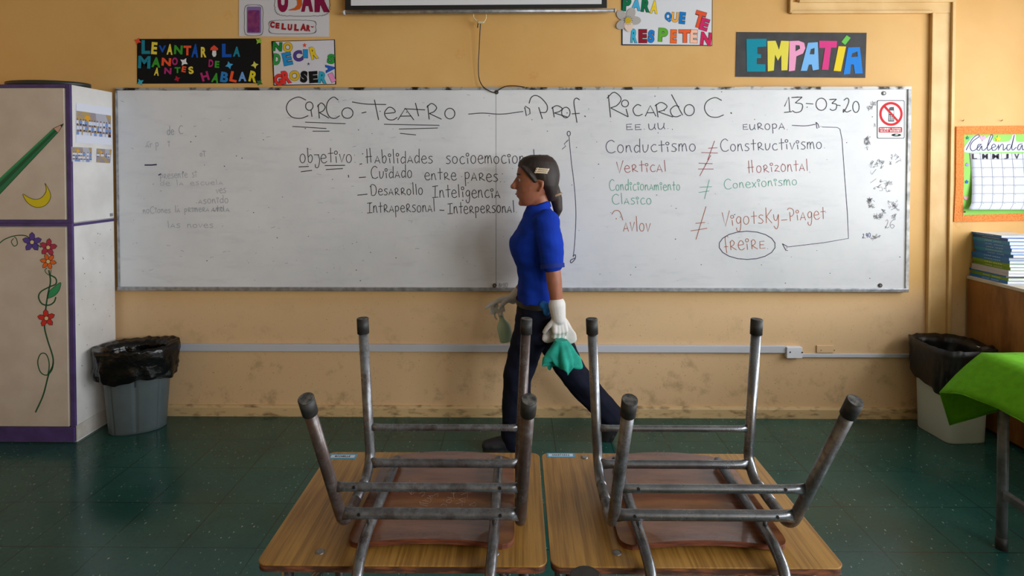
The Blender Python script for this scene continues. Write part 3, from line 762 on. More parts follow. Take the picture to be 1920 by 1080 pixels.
p3 = poster('white poster edged in black tape with rainbow letters, right of the black letter poster', ((509, 77), (628, 74), (630.5, 158.5), (513, 160.5)), paper(24, 24, 26))
pol(p3, 'white_sheet', [(470-0, 512), (1218, 492), (1232, 1030), (488, 1040)], (206, 204, 212), d=.0036, **k1)
k3 = dict(gx=440, gy=0, k=6.545)
letters(p3, [('N', 524, 572, 112, 108, 4, (30, 130, 50)), ('O', 652, 578, 116, 118, 0, (216, 176, 40)), ('D', 518, 728, 84, 138, 4, (56, 150, 70)), ('E', 646, 722, 110, 158, -12, (40, 140, 200)), ('C', 776, 688, 114, 134, -12, (84, 62, 140)),
             ('I', 868, 660, 56, 104, 0, (40, 140, 200)), ('R', 972, 648, 88, 154, -14, (224, 190, 40)), ('S', 1184, 724, 92, 118, 6, (40, 150, 56)), ('A', 1172, 840, 100, 110, 84, (36, 90, 190)), ('G', 538, 978, 108, 138, -6, (220, 50, 44)),
             ('R', 634, 946, 104, 160, -12, (222, 56, 50)), ('O', 734, 930, 122, 126, 0, (216, 176, 40)), ('S', 850, 942, 84, 140, 4, (20, 20, 20)), ('E', 966, 946, 104, 140, -4, (20, 20, 20)), ('R', 1082, 952, 108, 138, 6, (50, 160, 190)), ('I', 1194, 952, 56, 110, -26, (226, 140, 190))],
        off=.05, outline=7, **k3)
pts = [(858+30*(1 if i % 2 == 0 else .45)*math.sin(PI*i/5), 555-32*(1 if i % 2 == 0 else .45)*math.cos(PI*i/5)) for i in range(10)]
pol(p3, 'paper_star', pts, (224, 80, 50), **k3)
pts = [(906+26*(1 if i % 2 == 0 else .25)*math.sin(PI*i/5), 784-26*(1 if i % 2 == 0 else .25)*math.cos(PI*i/5)) for i in range(10)]
pol(p3, 'drawn_star', pts, (40, 40, 80), **k3)

p4 = poster('white poster with a grey paper flower on its left edge, right of the projector screen', ((1165, -70), (1336.5, -70), (1335.5, 86), (1165.5, 85)), paper(40, 40, 42))
k4 = dict(gx=1150, gy=0, k=9.6)
pol(p4, 'white_sheet', [(168, -660), (1780, -660), (1768, 812), (168, 796)], (214, 216, 222), d=.0036, **k4)
letters(p4, [('P', 244, 70, 150, 260, 3, (12, 110, 72)), ('A', 412, 80, 170, 220, 5, (70, 170, 214)), ('R', 588, 100, 160, 235, 6, (12, 110, 72)), ('A', 736, 128, 130, 230, 6, (236, 202, 40)), ('Q', 986, 306, 116, 172, 4, (20, 120, 196)),
             ('U', 1112, 312, 118, 180, 4, (236, 170, 74)), ('E', 1242, 324, 108, 210, 6, (20, 120, 196)), ('T', 1550, 350, 190, 300, 16, (226, 84, 50)), ('E', 1640, 440, 150, 220, 18, (206, 40, 100)), ('R', 378, 646, 120, 250, 4, (60, 170, 204)),
             ('E', 530, 650, 150, 245, 0, (140, 24, 44)), ('S', 682, 655, 116, 230, 4, (28, 124, 206)), ('P', 896, 628, 170, 245, 3, (96, 170, 50)), ('E', 1084, 655, 112, 244, 2, (238, 104, 40)), ('T', 1288, 650, 220, 236, 0, (232, 96, 50)),
             ('E', 1450, 655, 130, 236, 2, (246, 190, 166)), ('N', 1668, 700, 190, 236, 6, (206, 36, 90))], off=.05, outline=10, **k4)
fl = MB(); fc = (266, 368)
for i, (dx, dy, rx, ry) in enumerate(((-110, -90, 100, 72), (50, -120, 72, 100), (120, 0, 98, 74), (-110, 70, 100, 72), (10, 90, 80, 100))):
    f1 = MB(); a = math.atan2(dy, dx); disc2(f1, k4['gx']+(fc[0]+dx)/9.6, k4['gy']+(fc[1]+dy)/9.6, 112/9.6, 78/9.6, lambda x, y, i=i: W(x, y, .006+.0012*i), 20, a)
    f1.build('paper_petal', paper(174, 168, 164) if i != 4 else paper(226, 200, 184), p4)
f1 = MB(); disc2(f1, 1150+fc[0]/9.6, fc[1]/9.6, 5.8, 5.8, lambda x, y: W(x, y, .0125)); f1.build('flower_centre', paper(196, 166, 40), p4)
f1 = MB()
for i in range(12):
    a = 2*PI*i/12; ribbon2(f1, [(1150+(fc[0]+r*math.cos(a))/9.6, (fc[1]+r*math.sin(a))/9.6) for r in (66, 84)], .8, lambda x, y: W(x, y, .0125))
f1.build('stamen_marks', M_BLACK, p4)

p5 = poster('dark grey poster with large cut-out pastel letters above the right half of the whiteboard', ((1381, 60), (1625, 61.5), (1622.5, 146), (1379, 144)), mat('charcoal_card', srgb(48, 46, 48), .7, col2=srgb(60, 58, 60), scale=14))
k5 = dict(gx=1140, gy=0, k=3.692)
def cut(pts, col, holes=()):
    me = bmesh.new()
    vs = [me.verts.new(W(k5['gx']+x/3.692, y/3.692, .0046)) for x, y in pts]; es = [me.edges.new((vs[i], vs[(i+1) % len(vs)])) for i in range(len(vs))]
    for hl in holes:
        hv = [me.verts.new(W(k5['gx']+x/3.692, y/3.692, .0046)) for x, y in hl]; es += [me.edges.new((hv[i], hv[(i+1) % len(hv)])) for i in range(len(hv))]
    bmesh.ops.triangle_fill(me, use_beauty=True, use_dissolve=False, edges=es)
    m_ = bpy.data.meshes.new('letter'); me.to_mesh(m_); me.free(); link('letter', m_, paper(*col), p5)
cut([(958, 270), (1098, 268), (1096, 322), (1034, 326), (1034, 374), (1060, 376), (1060, 402), (1030, 404), (1030, 444), (1090, 446), (1090, 496), (962, 496)], (22, 138, 160))
cut([(1104, 284), (1160, 282), (1184, 345), (1198, 282), (1254, 284), (1242, 486), (1200, 488), (1200, 380), (1176, 420), (1156, 378), (1148, 488), (1106, 494)], (226, 212, 82))
cut([(1256, 284), (1320, 282), (1358, 296), (1366, 334), (1350, 370), (1304, 390), (1294, 488), (1252, 494)], (234, 160, 196), [[(1298, 312), (1326, 314), (1330, 336), (1298, 356)]])
cut([(1384, 296), (1452, 292), (1460, 480), (1418, 488), (1410, 446), (1390, 448), (1378, 490), (1334, 490)], (120, 180, 234), [[(1404, 340), (1430, 332), (1428, 376), (1396, 376)]])
cut([(1462, 282), (1586, 284), (1582, 330), (1544, 330), (1526, 484), (1480, 482), (1502, 332), (1462, 332)], (212, 64, 132))
cut([(1596, 320), (1648, 322), (1612, 494), (1562, 490)], (228, 200, 50))
cut([(1616, 290), (1652, 244), (1680, 262), (1642, 312)], (108, 190, 84))
cut([(1662, 328), (1744, 326), (1764, 508), (1710, 510), (1700, 446), (1682, 446), (1676, 512), (1630, 516)], (44, 128, 214), [[(1690, 370), (1726, 356), (1728, 392), (1684, 396)]])

# ------------------------------------------------------------------ calendar
CF = lambda x, y, d=.004: W(1780+x/5.4, 225+y/5.4, d)
KR = (1985-1780)*5.4
cal = thing('wall_calendar', 'handmade month calendar on green card with orange border, above the book stack', 'calendar', W(1890, 415))
def slab(name, pts, col, d0, d1, m=None, par=None):
    b = MB(); n = len(pts)
    b.add([CF(x, y, d1) for x, y in pts]+[CF(x, y, d0) for x, y in pts], [list(range(n)), list(range(n, 2*n))]+[(i, (i+1) % n, n+(i+1) % n, n+i) for i in range(n)])
    return b.build(name, m or paper(*col), par or cal)
MO = mat('orange_foam', srgb(232, 146, 70), .85, col2=srgb(206, 110, 44), scale=120)
slab('backing_card', [(140, 140), (KR-60, 140), (KR-60, 965), (140, 970)], (136, 204, 92), .0005, .0035, m=mat('green_card', srgb(134, 204, 92), .8, col2=srgb(150, 214, 108), scale=5))
slab('border_strip', [(72, 66), (152, 64), (148, 660), (66, 660)], 0, .0005, .007, MO)
slab('border_strip', [(66, 660), (148, 660), (132, 1030), (48, 1030)], 0, .0005, .007, MO)
slab('border_strip', [(152, 64), (KR, 56), (KR, 140), (152, 148)], 0, .0005, .007, MO)
slab('border_strip', [(132, 962), (600, 950), (600, 1022), (132, 1030)], 0, .0005, .007, MO)
slab('border_strip', [(600, 948), (KR, 936), (KR, 1010), (600, 1022)], 0, .0005, .007, MO)
slab('border_strip', [(KR-72, 140), (KR, 140), (KR, 936), (KR-72, 936)], 0, .0005, .007, MO)
SX0, SX1, cols = 205, 205+7*107, 7
def sheet_pt(u, v, lift=0.):      # u column 0..7, v 0 top .. 1 bottom; the lower third curls off the wall
    x = SX0+(SX1-SX0)*u/7 + (22*math.sin(v*2.6) if True else 0)
    d = .005+.045*max(0, v-.25)**1.5+lift
    if v > .9: x -= 30*(v-.9)*10*.9
    return CF(x, 336+(908-336)*v, d)
b = MB(); NU, NV = 14, 24
b.add([sheet_pt(7*i/NU, j/NV) for j in range(NV+1) for i in range(NU+1)], [(j*(NU+1)+i, j*(NU+1)+i+1, (j+1)*(NU+1)+i+1, (j+1)*(NU+1)+i) for j in range(NV) for i in range(NU)], True)
sh = b.build('calendar_sheet', paper(208, 214, 230), cal)
sd = sh.modifiers.new('t', 'SOLIDIFY'); sd.thickness = .0006
g = MB()
def sline(a, b_, pen=.0016, n=24):
    L, R = [], []
    for i in range(n+1):
        u = a[0]+(b_[0]-a[0])*i/n; v = a[1]+(b_[1]-a[1])*i/n
        e = (.016, 0) if abs(b_[1]-a[1]) > abs(b_[0]-a[0])/7 else (0, .0036)
        L.append(sheet_pt(u-e[0], v-e[1], .0012)); R.append(sheet_pt(u+e[0], v+e[1], .0012))
    g.add(L+R, [(i, i+1, n+2+i, n+1+i) for i in range(n)])
VR = [.105, .255, .42, .565, .715, .87]
for v in VR: sline((0, v), (7, v))
for u in range(1, 7): sline((u, 0), (u, 1))
rr = random.Random(9)
for j in range(1, 6):
    for u in range(7): sline((u+.1, VR[j]+.018), (u+.2, VR[j]+.018), n=2)
g.build('calendar_grid', paper(120, 124, 140), sh)
for i, ch in enumerate('LMMJVSD'):
    b = MB(); put_glyph(b, ch, 258+i*107, 368, (46, 52, 64, 44, 46, 40, 46)[i], 52, 0, lambda x, y: CF(x, y, .0085), .008 if i < 3 else .0); b.build('day_letter', paper(52, 48, 56), sh)
b = MB(); b.flat([CF(x, y, .0045) for x, y in crom([(150, 322), (215, 190), (290, 148), (330, 190), (330, 215), (430, 148), (450, 215), (600, 215), (640, 150), (670, 150), (680, 215), (760, 215), (790, 150), (990, 160), (1000, 316), (700, 322), (400, 326)], 4, True)])
b.build('title_cloud', paper(210, 216, 232), cal)
b = MB(); C5 = lambda x, y: CF(x, y, .0056)
for q in ([(170, 306), (235, 190), (292, 150), (300, 170), (240, 215), (212, 270), (232, 312), (272, 296), (320, 250)], [(330, 246), (296, 250), (282, 296), (304, 306), (328, 262), (332, 300), (352, 306), (380, 280)],
          [(380, 280), (430, 190), (440, 154), (420, 160), (388, 260), (394, 308), (430, 285), (470, 265), (450, 244), (430, 270), (440, 306), (470, 300), (500, 260)], [(500, 248), (500, 306)], [(502, 290), (530, 246), (548, 256), (548, 306), (580, 280)],
          [(620, 246), (590, 256), (584, 296), (606, 304), (630, 262), (660, 150)], [(660, 150), (634, 270), (644, 304), (680, 276)], [(740, 242), (706, 250), (692, 290), (712, 302), (738, 254), (742, 300), (770, 290)],
          [(776, 246), (778, 300)], [(780, 270), (800, 246), (818, 254)], [(830, 250), (834, 300), (850, 296)], [(890, 250), (862, 256), (860, 296), (884, 302), (902, 270), (888, 250)]):
    ribbon2(b, crom(q, 6), 6.5, C5)
b.build('title_writing', paper(66, 60, 100), cal)
def heart(cx, cy, r): return [(cx+r*.062*16*math.sin(a)**3, cy-r*.062*(13*math.cos(a)-5*math.cos(2*a)-2*math.cos(3*a)-math.cos(4*a))) for a in [2*PI*i/28 for i in range(28)]]
def star5(cx, cy, r, q=.5): return [(cx+r*(1 if i % 2 == 0 else q)*math.sin(PI*i/5), cy-r*(1 if i % 2 == 0 else q)*math.cos(PI*i/5)) for i in range(10)]
for nm, pts, col in (('heart_sticker', heart(340, 182, 30), (228, 170, 200)), ('star_sticker', star5(494, 190, 32), (236, 200, 60)), ('star_sticker', star5(186, 180, 20), (40, 140, 140)), ('flower_sticker', star5(182, 452, 20, .65), (160, 150, 210)),
                     ('flower_sticker', star5(178, 626, 20, .65), (50, 110, 180)), ('heart_sticker', heart(170, 790, 26), (220, 160, 180)), ('dot_sticker', star5(158, 930, 10, .8), (140, 60, 40))):
    slab(nm, pts, col, .0035, .006)
for px, py in ((1742+63, 226), (1877, 226)):    # bare nails above the calendar
    o = W(px, py); n_ = MB().tube([(o.x-.008, WY-.02, o.z+.002), (o.x+.004, WY+.004, o.z-.003)], .0018, 8).build('wall_nail', M_SCREWD)
    tag(n_, 'bent nail in the wall above the calendar, %s of two' % ('left' if px < 1850 else 'right'), 'nail', None)

# ------------------------------------------------------------------ projector screen
sc = thing('projector_screen', 'pull-down projector screen lowered above the whiteboard, only its bottom edge in view', 'projector screen', (wx(900), WY-.07, wz(20)))
PY = WY-.06
def Ps(px, py, d=0.): return onY(px, py, PY-d)
b = MB()
def vquad(mb, x0, x1, yb0, yb1, ztop, d, th=.001):
    a, c = Ps(x0, yb0, d), Ps(x1, yb1, d)
    vs = [(a.x, a.y, a.z), (c.x, c.y, c.z), (c.x, c.y, ztop), (a.x, a.y, ztop)]
    mb.add(vs+[(x, y+th, z) for x, y, z in vs], [(0, 1, 2, 3), (4, 5, 6, 7), (0, 1, 5, 4), (1, 2, 6, 5), (2, 3, 7, 6), (3, 0, 4, 7)])
b = MB(); vquad(b, 647, 1138, 19, 15, 2.93, 0); b.build('black_border', mat('black_vinyl', srgb(18, 18, 20), .5), sc)
b = MB(); vquad(b, 658, 1128, 10.5, 7.5, 2.88, .0015); b.build('screen_fabric', paper(214, 214, 218), sc)
a, c = Ps(645, 23.5), Ps(1152, 19.5)
MB().tube([a, c], .0105, 14).build('weight_bar', M_ALU, sc)
for q, s_ in ((a, -1), (c, 1)): MB().tube([q+Vector((-.006*(s_ < 0), 0, 0)), q+Vector((.008, 0, 0))], .0125, 14).build('bar_end_cap', M_PVC, sc)
MB().tube([(a.x-.06, PY-.01, 2.97), (c.x+.06, PY-.01, 2.97)], .05, 18).build('roller_case', M_PVC, sc)
hd = MB(); pts = [Ps(888, 27, .004), Ps(887.5, 33, .004), Ps(895, 41, .004), Ps(902, 44, .004), Ps(909, 40, .004), Ps(911.5, 33, .004), Ps(911, 27, .004)]
hd.tube(bend(pts, .02, 4), .0032, 8); o = hd.build('pull_handle', mat('clear_plastic', srgb(206, 190, 150), .25), sc)
MB().chain([Ps(897, 42, .004), Ps(906, 42, .004)], [.008, .006]).build('handle_grip', mat('clear_plastic', (1, 1, 1)), sc)
cd = MB(); pts = crom([W(901, 43, .062), W(900, 60, .05), W(898.5, 90, .04), W(897, 120, .032), W(898, 145, .028), W(904, 160, .034), W(915, 169, .0345), W(928, 173.5, .0345), W(936, 168, .036), W(948, 162, .036), W(965, 161, .036), W(984, 163.5, .036)], 6)
cd.tube(pts, .0028, 8); k_ = cd.build('hanging_cord', M_BLACK); tag(k_, 'thin black cord hanging from the screen handle and tied at the top of the whiteboard', 'cord')
b = MB(); b.tube([W(896.5, 43, .064), W(895.5, 52, .062)], .0032, 8); b.build('cord_end', M_BLACK, k_)
# ------------------------------------------------------------------ painted cabinets, left
CX1, CX0 = -2.396, -3.30                    # right side plane, left end
CYF, CYB = 3.134, 3.452
ZS, ZT = 1.193, 1.937
def Cf(px, py, d=0.): return onY(px, py, CYF-d)
def Cs(px, py, d=0.): return onX(px, py, CX1+d)
def cabinet(name, label, z0, z1, plinth):
    t = thing(name, label, 'cabinet', ((CX0+CX1)/2, (CYF+CYB)/2, z0))
    MB().box(CX0, CX1, CYF+.004, CYB, z0+(.002 if not plinth else 0), z1).build('body', M_SIDE, t, bevel=.002)
    e = .017
    zb = z0+(plinth or 0)
    MB().box(CX1-.022, CX1+.001, CYF-.012, CYF+.003, zb, z1).build('edge_trim', M_PURPLE, t, bevel=.002)
    MB().box(CX0, CX1-.023, CYF-.012, CYF+.003, z1-e, z1).build('edge_trim', M_PURPLE, t, bevel=.002)
    if not plinth: MB().box(CX0, CX1-.023, CYF-.012, CYF+.003, zb, zb+e).build('edge_trim', M_PURPLE, t, bevel=.002)
    dr = MB().box(CX0, CX1-.030, CYF-.016, CYF+.003, zb+(e+.003 if not plinth else .004), z1-e-.004).build('door', M_DOOR, t, bevel=.002)
    return t, dr
up, door_u = cabinet('painted_cabinet', 'upper cabinet with a green pencil and yellow moon painted on its beige door', ZS, ZT, 0)
lo, door_l = cabinet('painted_cabinet', 'lower cabinet with a vine of flowers painted on its beige door, on the floor', 0, ZS, .088)
MB().box(CX1-.006, CX1+.0015, CYF+.004, CYB, ZS-.018, ZS-.002).build('edge_trim', M_PURPLE, lo)
MB().box(CX0, CX1-.004, CYF-.014, CYF+.003, .006, .088).build('plinth', M_PURPLE, lo, bevel=.002)
MB().box(CX1, CX1+.006, CYF-.004, CYB, .012, .092).build('plinth_side', mat('scuffed_white', srgb(206, 200, 192), .6, col2=srgb(150, 130, 108), scale=9, lo=.5, hi=.8), lo)
MB().box(CX1-.01, CX1+.002, CYB-.035, CYB-.01, ZS+.012, ZS+.03).build('corner_bracket', M_ALU, up)
# dark round tray lying on top
tr = MB(); tc = onY(100, 158, 3.31); prof = [(0, .0), (.9, .0), (1, .012), (1.0, .03), (.97, .032), (.9, .022), (0, .02)]
tr.rings([[(tc.x-.02+.225*max(q, .001)*math.cos(a), 3.30+.13*max(q, .001)*math.sin(a), ZT+z) for a in [2*PI*i/36 for i in range(36)]] for q, z in prof], True, True, True)
tag(tr.build('oval_tray', mat('dark_green_plastic', srgb(46, 50, 46), .4)), 'dark oval tray lying on top of the upper cabinet', 'tray')
DF = lambda x, y, d=.0168: Cf(x, y, d)
def paint(par, name, pts, col, d=.0168, outline=True, parent=None):
    b = MB(); b.flat([DF(x, y, d) for x, y in pts]); o = b.build(name, mat('paint_%d_%d_%d' % col, srgb(*col), .5), par)
    if outline:
        b = MB(); ribbon2(b, list(pts)+[pts[0]], .9, lambda x, y: DF(x, y, d+.0003)); b.build('painted_outline', M_BLACK, o)
    return o
PG, PGL, PGD = (22, 120, 78), (40, 150, 92), (14, 84, 58)
# the pencil (seen px frame 0..340 at 3.176 x)
k = lambda pts: [(x/3.176, 120+y/3.176) for x, y in pts]
pc = paint(door_u, 'painted_pencil', k([(-300, 960), (-250, 1040), (345, 408), (322, 386), (318, 384)]), PG)
paint(pc, 'pencil_stripe', k([(-290, 985), (-275, 1010), (336, 400), (328, 392)]), PGD, d=.0172, outline=False)
paint(pc, 'pencil_highlight', k([(-300, 960), (-294, 972), (325, 388), (318, 384)]), PGL, d=.0172, outline=False)
paint(pc, 'pencil_wood', k([(318, 384), (345, 410), (366, 376), (360, 364)]), (206, 164, 144), d=.0172)
paint(pc, 'pencil_point', k([(360, 364), (367, 376), (380, 354)]), (20, 66, 46), d=.0176)
mo = [(268, 710)]+[(300, 770), (296, 810), (270, 842), (230, 854), (190, 845), (155, 815), (136, 774), (170, 794), (205, 806), (240, 800), (266, 775), (276, 745)]
paint(door_u, 'painted_moon', [tuple(p) for p in crom(k(mo), 4, True)], (216, 196, 30))
k2 = lambda pts: [(x/2.347, 400+y/2.347) for x, y in pts]
VG = mat('paint_vine_green', srgb(22, 84, 52), .5)
def vine(pts, wpx, name='painted_vine'):
    b = MB(); ribbon2(b, crom(k2(pts), 8), wpx, lambda x, y: DF(x, y, .0168)); return b.build(name, VG, door_l)
vine([(-60, 190), (0, 130), (30, 110), (70, 98), (110, 98), (130, 110), (180, 150)], 2.0)
vine([(60, 110), (50, 125), (62, 144), (76, 135), (72, 112), (62, 104)], 1.6)
vine([(207, 240), (198, 250), (203, 262), (220, 272), (225, 250)], 1.4)
vine([(215, 250), (222, 300), (212, 350), (204, 400), (200, 440), (196, 500), (210, 560), (232, 630), (232, 670), (214, 710), (190, 800), (156, 876)], 2.8)
vine([(216, 270), (244, 285), (246, 310), (215, 325), (180, 345), (170, 370), (185, 398), (215, 404), (238, 390), (246, 368)], 2.6)
vine([(236, 655), (228, 690), (205, 712), (178, 698), (166, 655), (178, 620), (200, 618), (214, 645), (216, 680), (210, 712)], 2.0)
lf = paint(door_l, 'painted_leaf', [tuple(p) for p in crom(k2([(210, 372), (216, 345), (236, 325), (267, 304), (262, 335), (246, 358), (226, 370)]), 4, True)], (40, 150, 96))
for cx, cy, r, col, rot in ((141, 127, 44, (84, 62, 150), 0), (212, 150, 40, (176, 44, 80), 8), (212, 212, 37, (232, 104, 36), 40), (204, 462, 40, (206, 44, 40), -6)):
    pts = []; n = 5 if col[0] != 232 else 6
    for i in range(n*4):
        a = math.radians(rot-90)+2*PI*i/(n*4); q = (1, .80, .48, .80)[i % 4]
        pts.append((cx+r*q*math.cos(a), cy+r*q*math.sin(a)))
    fo = paint(door_l, 'painted_flower', k2(pts), col, d=.0174)
    b = MB(); c0 = k2([(cx, cy)])[0]
    for i in range(n):
        a = math.radians(rot-90)+2*PI*(i+.5)/n; ribbon2(b, [(c0[0]+q*math.cos(a), c0[1]+q*math.sin(a)) for q in (3, r*.46/2.347)], .8, lambda x, y: DF(x, y, .0180))
    b.build('petal_lines', M_BLACK, fo)
    b = MB(); disc2(b, c0[0], c0[1], 4, 4, lambda x, y: DF(x, y, .0182), 16); b.build('flower_centre', mat('paint_cream', srgb(224, 206, 150), .5), fo)
    b = MB(); ribbon2(b, [(c0[0]+4*math.cos(a), c0[1]+4*math.sin(a)) for a in [2*PI*i/16 for i in range(17)]], .8, lambda x, y: DF(x, y, .0186)); b.build('centre_outline', M_BLACK, fo)
# grime specks on the side panel
rr = random.Random(5); b = MB()
for _ in range(46):
    y, z = rr.uniform(CYF+.02, CYB-.02), rr.uniform(.12, 1.16); r = rr.uniform(.0012, .0035)
    b.flat([(CX1+.0008, y+r*math.cos(a), z+r*rr.uniform(.6, 1.4)*math.sin(a)) for a in [2*PI*i/7 for i in range(7)]])
b.build('grime_specks', M_DOT, lo, kind='stuff')
# printed photographs stuck on the side of the upper cabinet
SK = [mat('photo_skin', srgb(150, 106, 84), .5), mat('photo_white', srgb(206, 214, 236), .5), mat('photo_blue', srgb(118, 148, 206), .5), mat('photo_dark', srgb(52, 40, 56), .5)]
def photo(label, quad, pic, seed, rows, ncol, paper_col):
    c = sum((Cs(*q) for q in quad), Vector())/4
    t = thing('class_photo', label, 'photograph', c, group=None)
    f = [Cs(x, y, .0022) for x, y in quad]; bk = [Cs(x, y, .0002) for x, y in quad]
    MB().add(f+bk, [(0, 1, 2, 3), (4, 5, 6, 7), (0, 1, 5, 4), (1, 2, 6, 5), (2, 3, 7, 6), (3, 0, 4, 7)]).build('print', paper_col, t)
    A, B, C_, D = [Vector(q) for q in pic]
    def P(u, v, d): p = A*(1-u)*(1-v)+B*u*(1-v)+C_*u*v+D*(1-u)*v; return Cs(p.x, p.y, d)
    MB().flat([P(0, 0, .0026), P(1, 0, .0026), P(1, 1, .0026), P(0, 1, .0026)]).build('picture', mat('photo_mural', srgb(150, 140, 150), .45, col2=srgb(176, 150, 96), scale=28, lo=.45, hi=.55), t)
    r = random.Random(seed); bs = [MB() for _ in range(4)]; sun = MB(); sky = MB()
    sun.flat([P(.32+.08*math.cos(a), .26+.12*math.sin(a), .0029) for a in [2*PI*i/16 for i in range(16)]]); sun.build('mural_sun', mat('photo_yellow', srgb(224, 160, 30), .5), t)
    sky.flat([P(.55, 0, .0028), P(.84, 0, .0028), P(1, .7, .0028), P(.6, .6, .0028)]); sky.build('mural_grey', mat('photo_grey', srgb(176, 176, 188), .5), t)
    lay = 0
    for ri in range(rows):
        for ci in range(ncol):
            u = (ci+.5+r.uniform(-.25, .25))/ncol; v = .36+.52*ri/max(1, rows-1)*.92; lay += 1
            d = .0031+lay*.000012; w_ = .42/ncol; h_ = .11
            m_ = r.choice((1, 1, 1, 2)) if u < .8 else r.choice((3, 2, 1))
            bs[m_].flat([P(u-w_, v+.03, d), P(u+w_, v+.03, d), P(u+w_*1.1, min(1, v+.03+h_*1.4), d), P(u-w_*1.1, min(1, v+.03+h_*1.4), d)])
            bs[0].flat([P(u+w_*.5*math.cos(a), v+.038*math.sin(a), d+.00001) for a in [2*PI*i/8 for i in range(8)]])
            bs[3].flat([P(u-w_*.5, v-.006, d+.00002), P(u, v-.046, d+.00002), P(u+w_*.5, v-.006, d+.00002)])
            if r.random() < .5: bs[3].flat([P(u-w_*.6, min(1, v+.17), d), P(u+w_*.6, min(1, v+.17), d), P(u+w_*.6, min(1, v+.23), d), P(u-w_*.6, min(1, v+.23), d)])
    for bb, m_, nm in zip(bs, SK, ('photo_faces', 'photo_white_shirts', 'photo_blue_shirts', 'photo_hair')):
        if bb.v: bb.build(nm, m_, t, kind='stuff')
q8 = lambda *p: [(120+x/7.71, 180+y/7.71) for x, y in p]
PAP = paper(222, 226, 240)
photo('large white-bordered class photo on the side of the upper cabinet', q8((176, 98), (692, 172), (692, 710), (172, 676)), q8((180, 212), (680, 284), (680, 602), (180, 556)), 1, 3, 12, PAP)
photo('small group photo below the large class photo, nearer the cabinet front', q8((106, 735), (404, 746), (404, 958), (112, 946)), q8((108, 737), (402, 748), (402, 956), (114, 944)), 2, 3, 7, PAP)
photo('small photo of a few standing people below the large class photo, nearer the whiteboard', q8((472, 756), (694, 772), (670, 974), (468, 962)), q8((474, 758), (690, 774), (668, 972), (470, 960)), 3, 1, 4, PAP)

# ------------------------------------------------------------------ waste bins
def sup(cx, cy, a, b_, rot, z, n=2.6, seg=48):
    o = []
    for i in range(seg):
        t = 2*PI*i/seg; c, s_ = math.cos(t), math.sin(t)
        x = a*math.copysign(abs(c)**(2/n), c); y = b_*math.copysign(abs(s_)**(2/n), s_)
        o.append(Vector((cx+x*math.cos(rot)-y*math.sin(rot), cy+x*math.sin(rot)+y*math.cos(rot), z)))
    return o
def liner(cx, cy, a, b_, rot, n, zr, drops, depth, seed, flare, taper=.86):
    """bin bag folded over the rim: outer skirt, rim, inside"""
    seg = 96; rs = []; r = random.Random(seed)
    off = r.uniform(0, 50)
    def wob(p, amp, sc=11): return amp*noise.noise(Vector((p.x*sc+off, p.y*sc, p.z*sc*.6)))+amp*.9*noise.noise(Vector((p.x*sc*3+off, p.y*sc*3, p.z*sc*2)))
    prof = []                       # (scale out in metres, height factor) outer hem -> rim -> inside
    for k_ in range(9): prof.append(('out', 1-k_/8))
    for k_ in range(1, 9): prof.append(('in', k_/8))
    for kind, f in prof:
        ring = []
        for i, p in enumerate(sup(cx, cy, a, b_, rot, zr, n, seg)):
            d = Vector((p.x-cx, p.y-cy, 0)); L = d.length; u = d.normalized(); th = math.atan2(u.y, u.x)
            if kind == 'out':
                z = zr+.004-drops(th)*f
                rad = L+flare*(1-.55*f)-(1-taper)*L*.35*f*(drops(th)/.3)+.006
                q = Vector((cx, cy, 0))+u*rad; q.z = z
                q += u*(abs(wob(q, .016, 12))+.004)*(.35+.65*min(1, f*3)); q.z += wob(q, .012, 9)*f+.012*noise.noise(Vector((th*5+off, 1, 2)))*(1-f)
            else:
                rad = max(L*(.90-.05*f-.38*f*f), .02)
                q = Vector((cx, cy, 0))+u*rad; q.z = zr+.004-depth*f**1.3+.012*noise.noise(Vector((th*5+off, 1, 2)))*(1-f)
                q += u*wob(q, .02, 10)*f
            ring.append(q)
        rs.append(ring)
    mb = MB(); mb.rings(rs, True, False, True); return mb
# grey bin beside the cabinet
gx, gy, grot = -2.174, 3.308, math.radians(24)
gb = thing('waste_bin', 'dark grey ribbed waste bin lined with a black bag, beside the painted cabinet', 'waste bin', (gx, gy, 0))
GA, GB_, GH = .176, .110, .46
zs = [0, .004, .02, .025, .15, .3, .425, .43, .44, GH]
def gsc(z): return .80+.2*z/GH
mb = MB(); rs = []
for z in zs:
    k_ = gsc(z)*(1.02 if z in (.44, GH) else 1)*(.965 if z == 0 else 1)
    ring = []
    for i, p in enumerate(sup(gx, gy, GA*k_, GB_*k_, grot, z, 2.3, 160)):
        u = Vector((p.x-gx, p.y-gy, 0)).normalized()
        if .02 <= z <= .43 and (i % 20) in (0, 1): p = p-u*.005
        ring.append(p)
    rs.append(ring)
rs += [[Vector((gx+(p.x-gx)*.97, gy+(p.y-gy)*.97, p.z)) for p in rs[-1]], [Vector((gx+(p.x-gx)*.70, gy+(p.y-gy)*.70, .012)) for p in rs[-1]]]
mb.rings(rs, True, True, True, True); mb.build('bin_body', M_BING, gb)
lm = liner(gx, gy, GA*1.03, GB_*1.03, grot, 2.3, GH+.022, lambda th: .158+.03*math.sin(th*1.0+2.6)+.016*math.sin(th*3+1), .26, 4, .022)
bag = thing('bin_liner', 'black plastic bag folded over the rim of the grey ribbed bin', 'bin bag', (gx, gy, GH))
lm.build('bag_sheet', M_BAG, bag)
kp = onY(214, 702, 3.17)
kn = MB().chain([kp+Vector((0, 0, .03)), kp, kp+Vector((.006, 0, -.022))], [.012, .017, .004], 10); kn.chain([kp, kp+Vector((-.02, -.004, -.026))], [.010, .003], 8)
kn.build('bag_knot', M_BAG, bag)
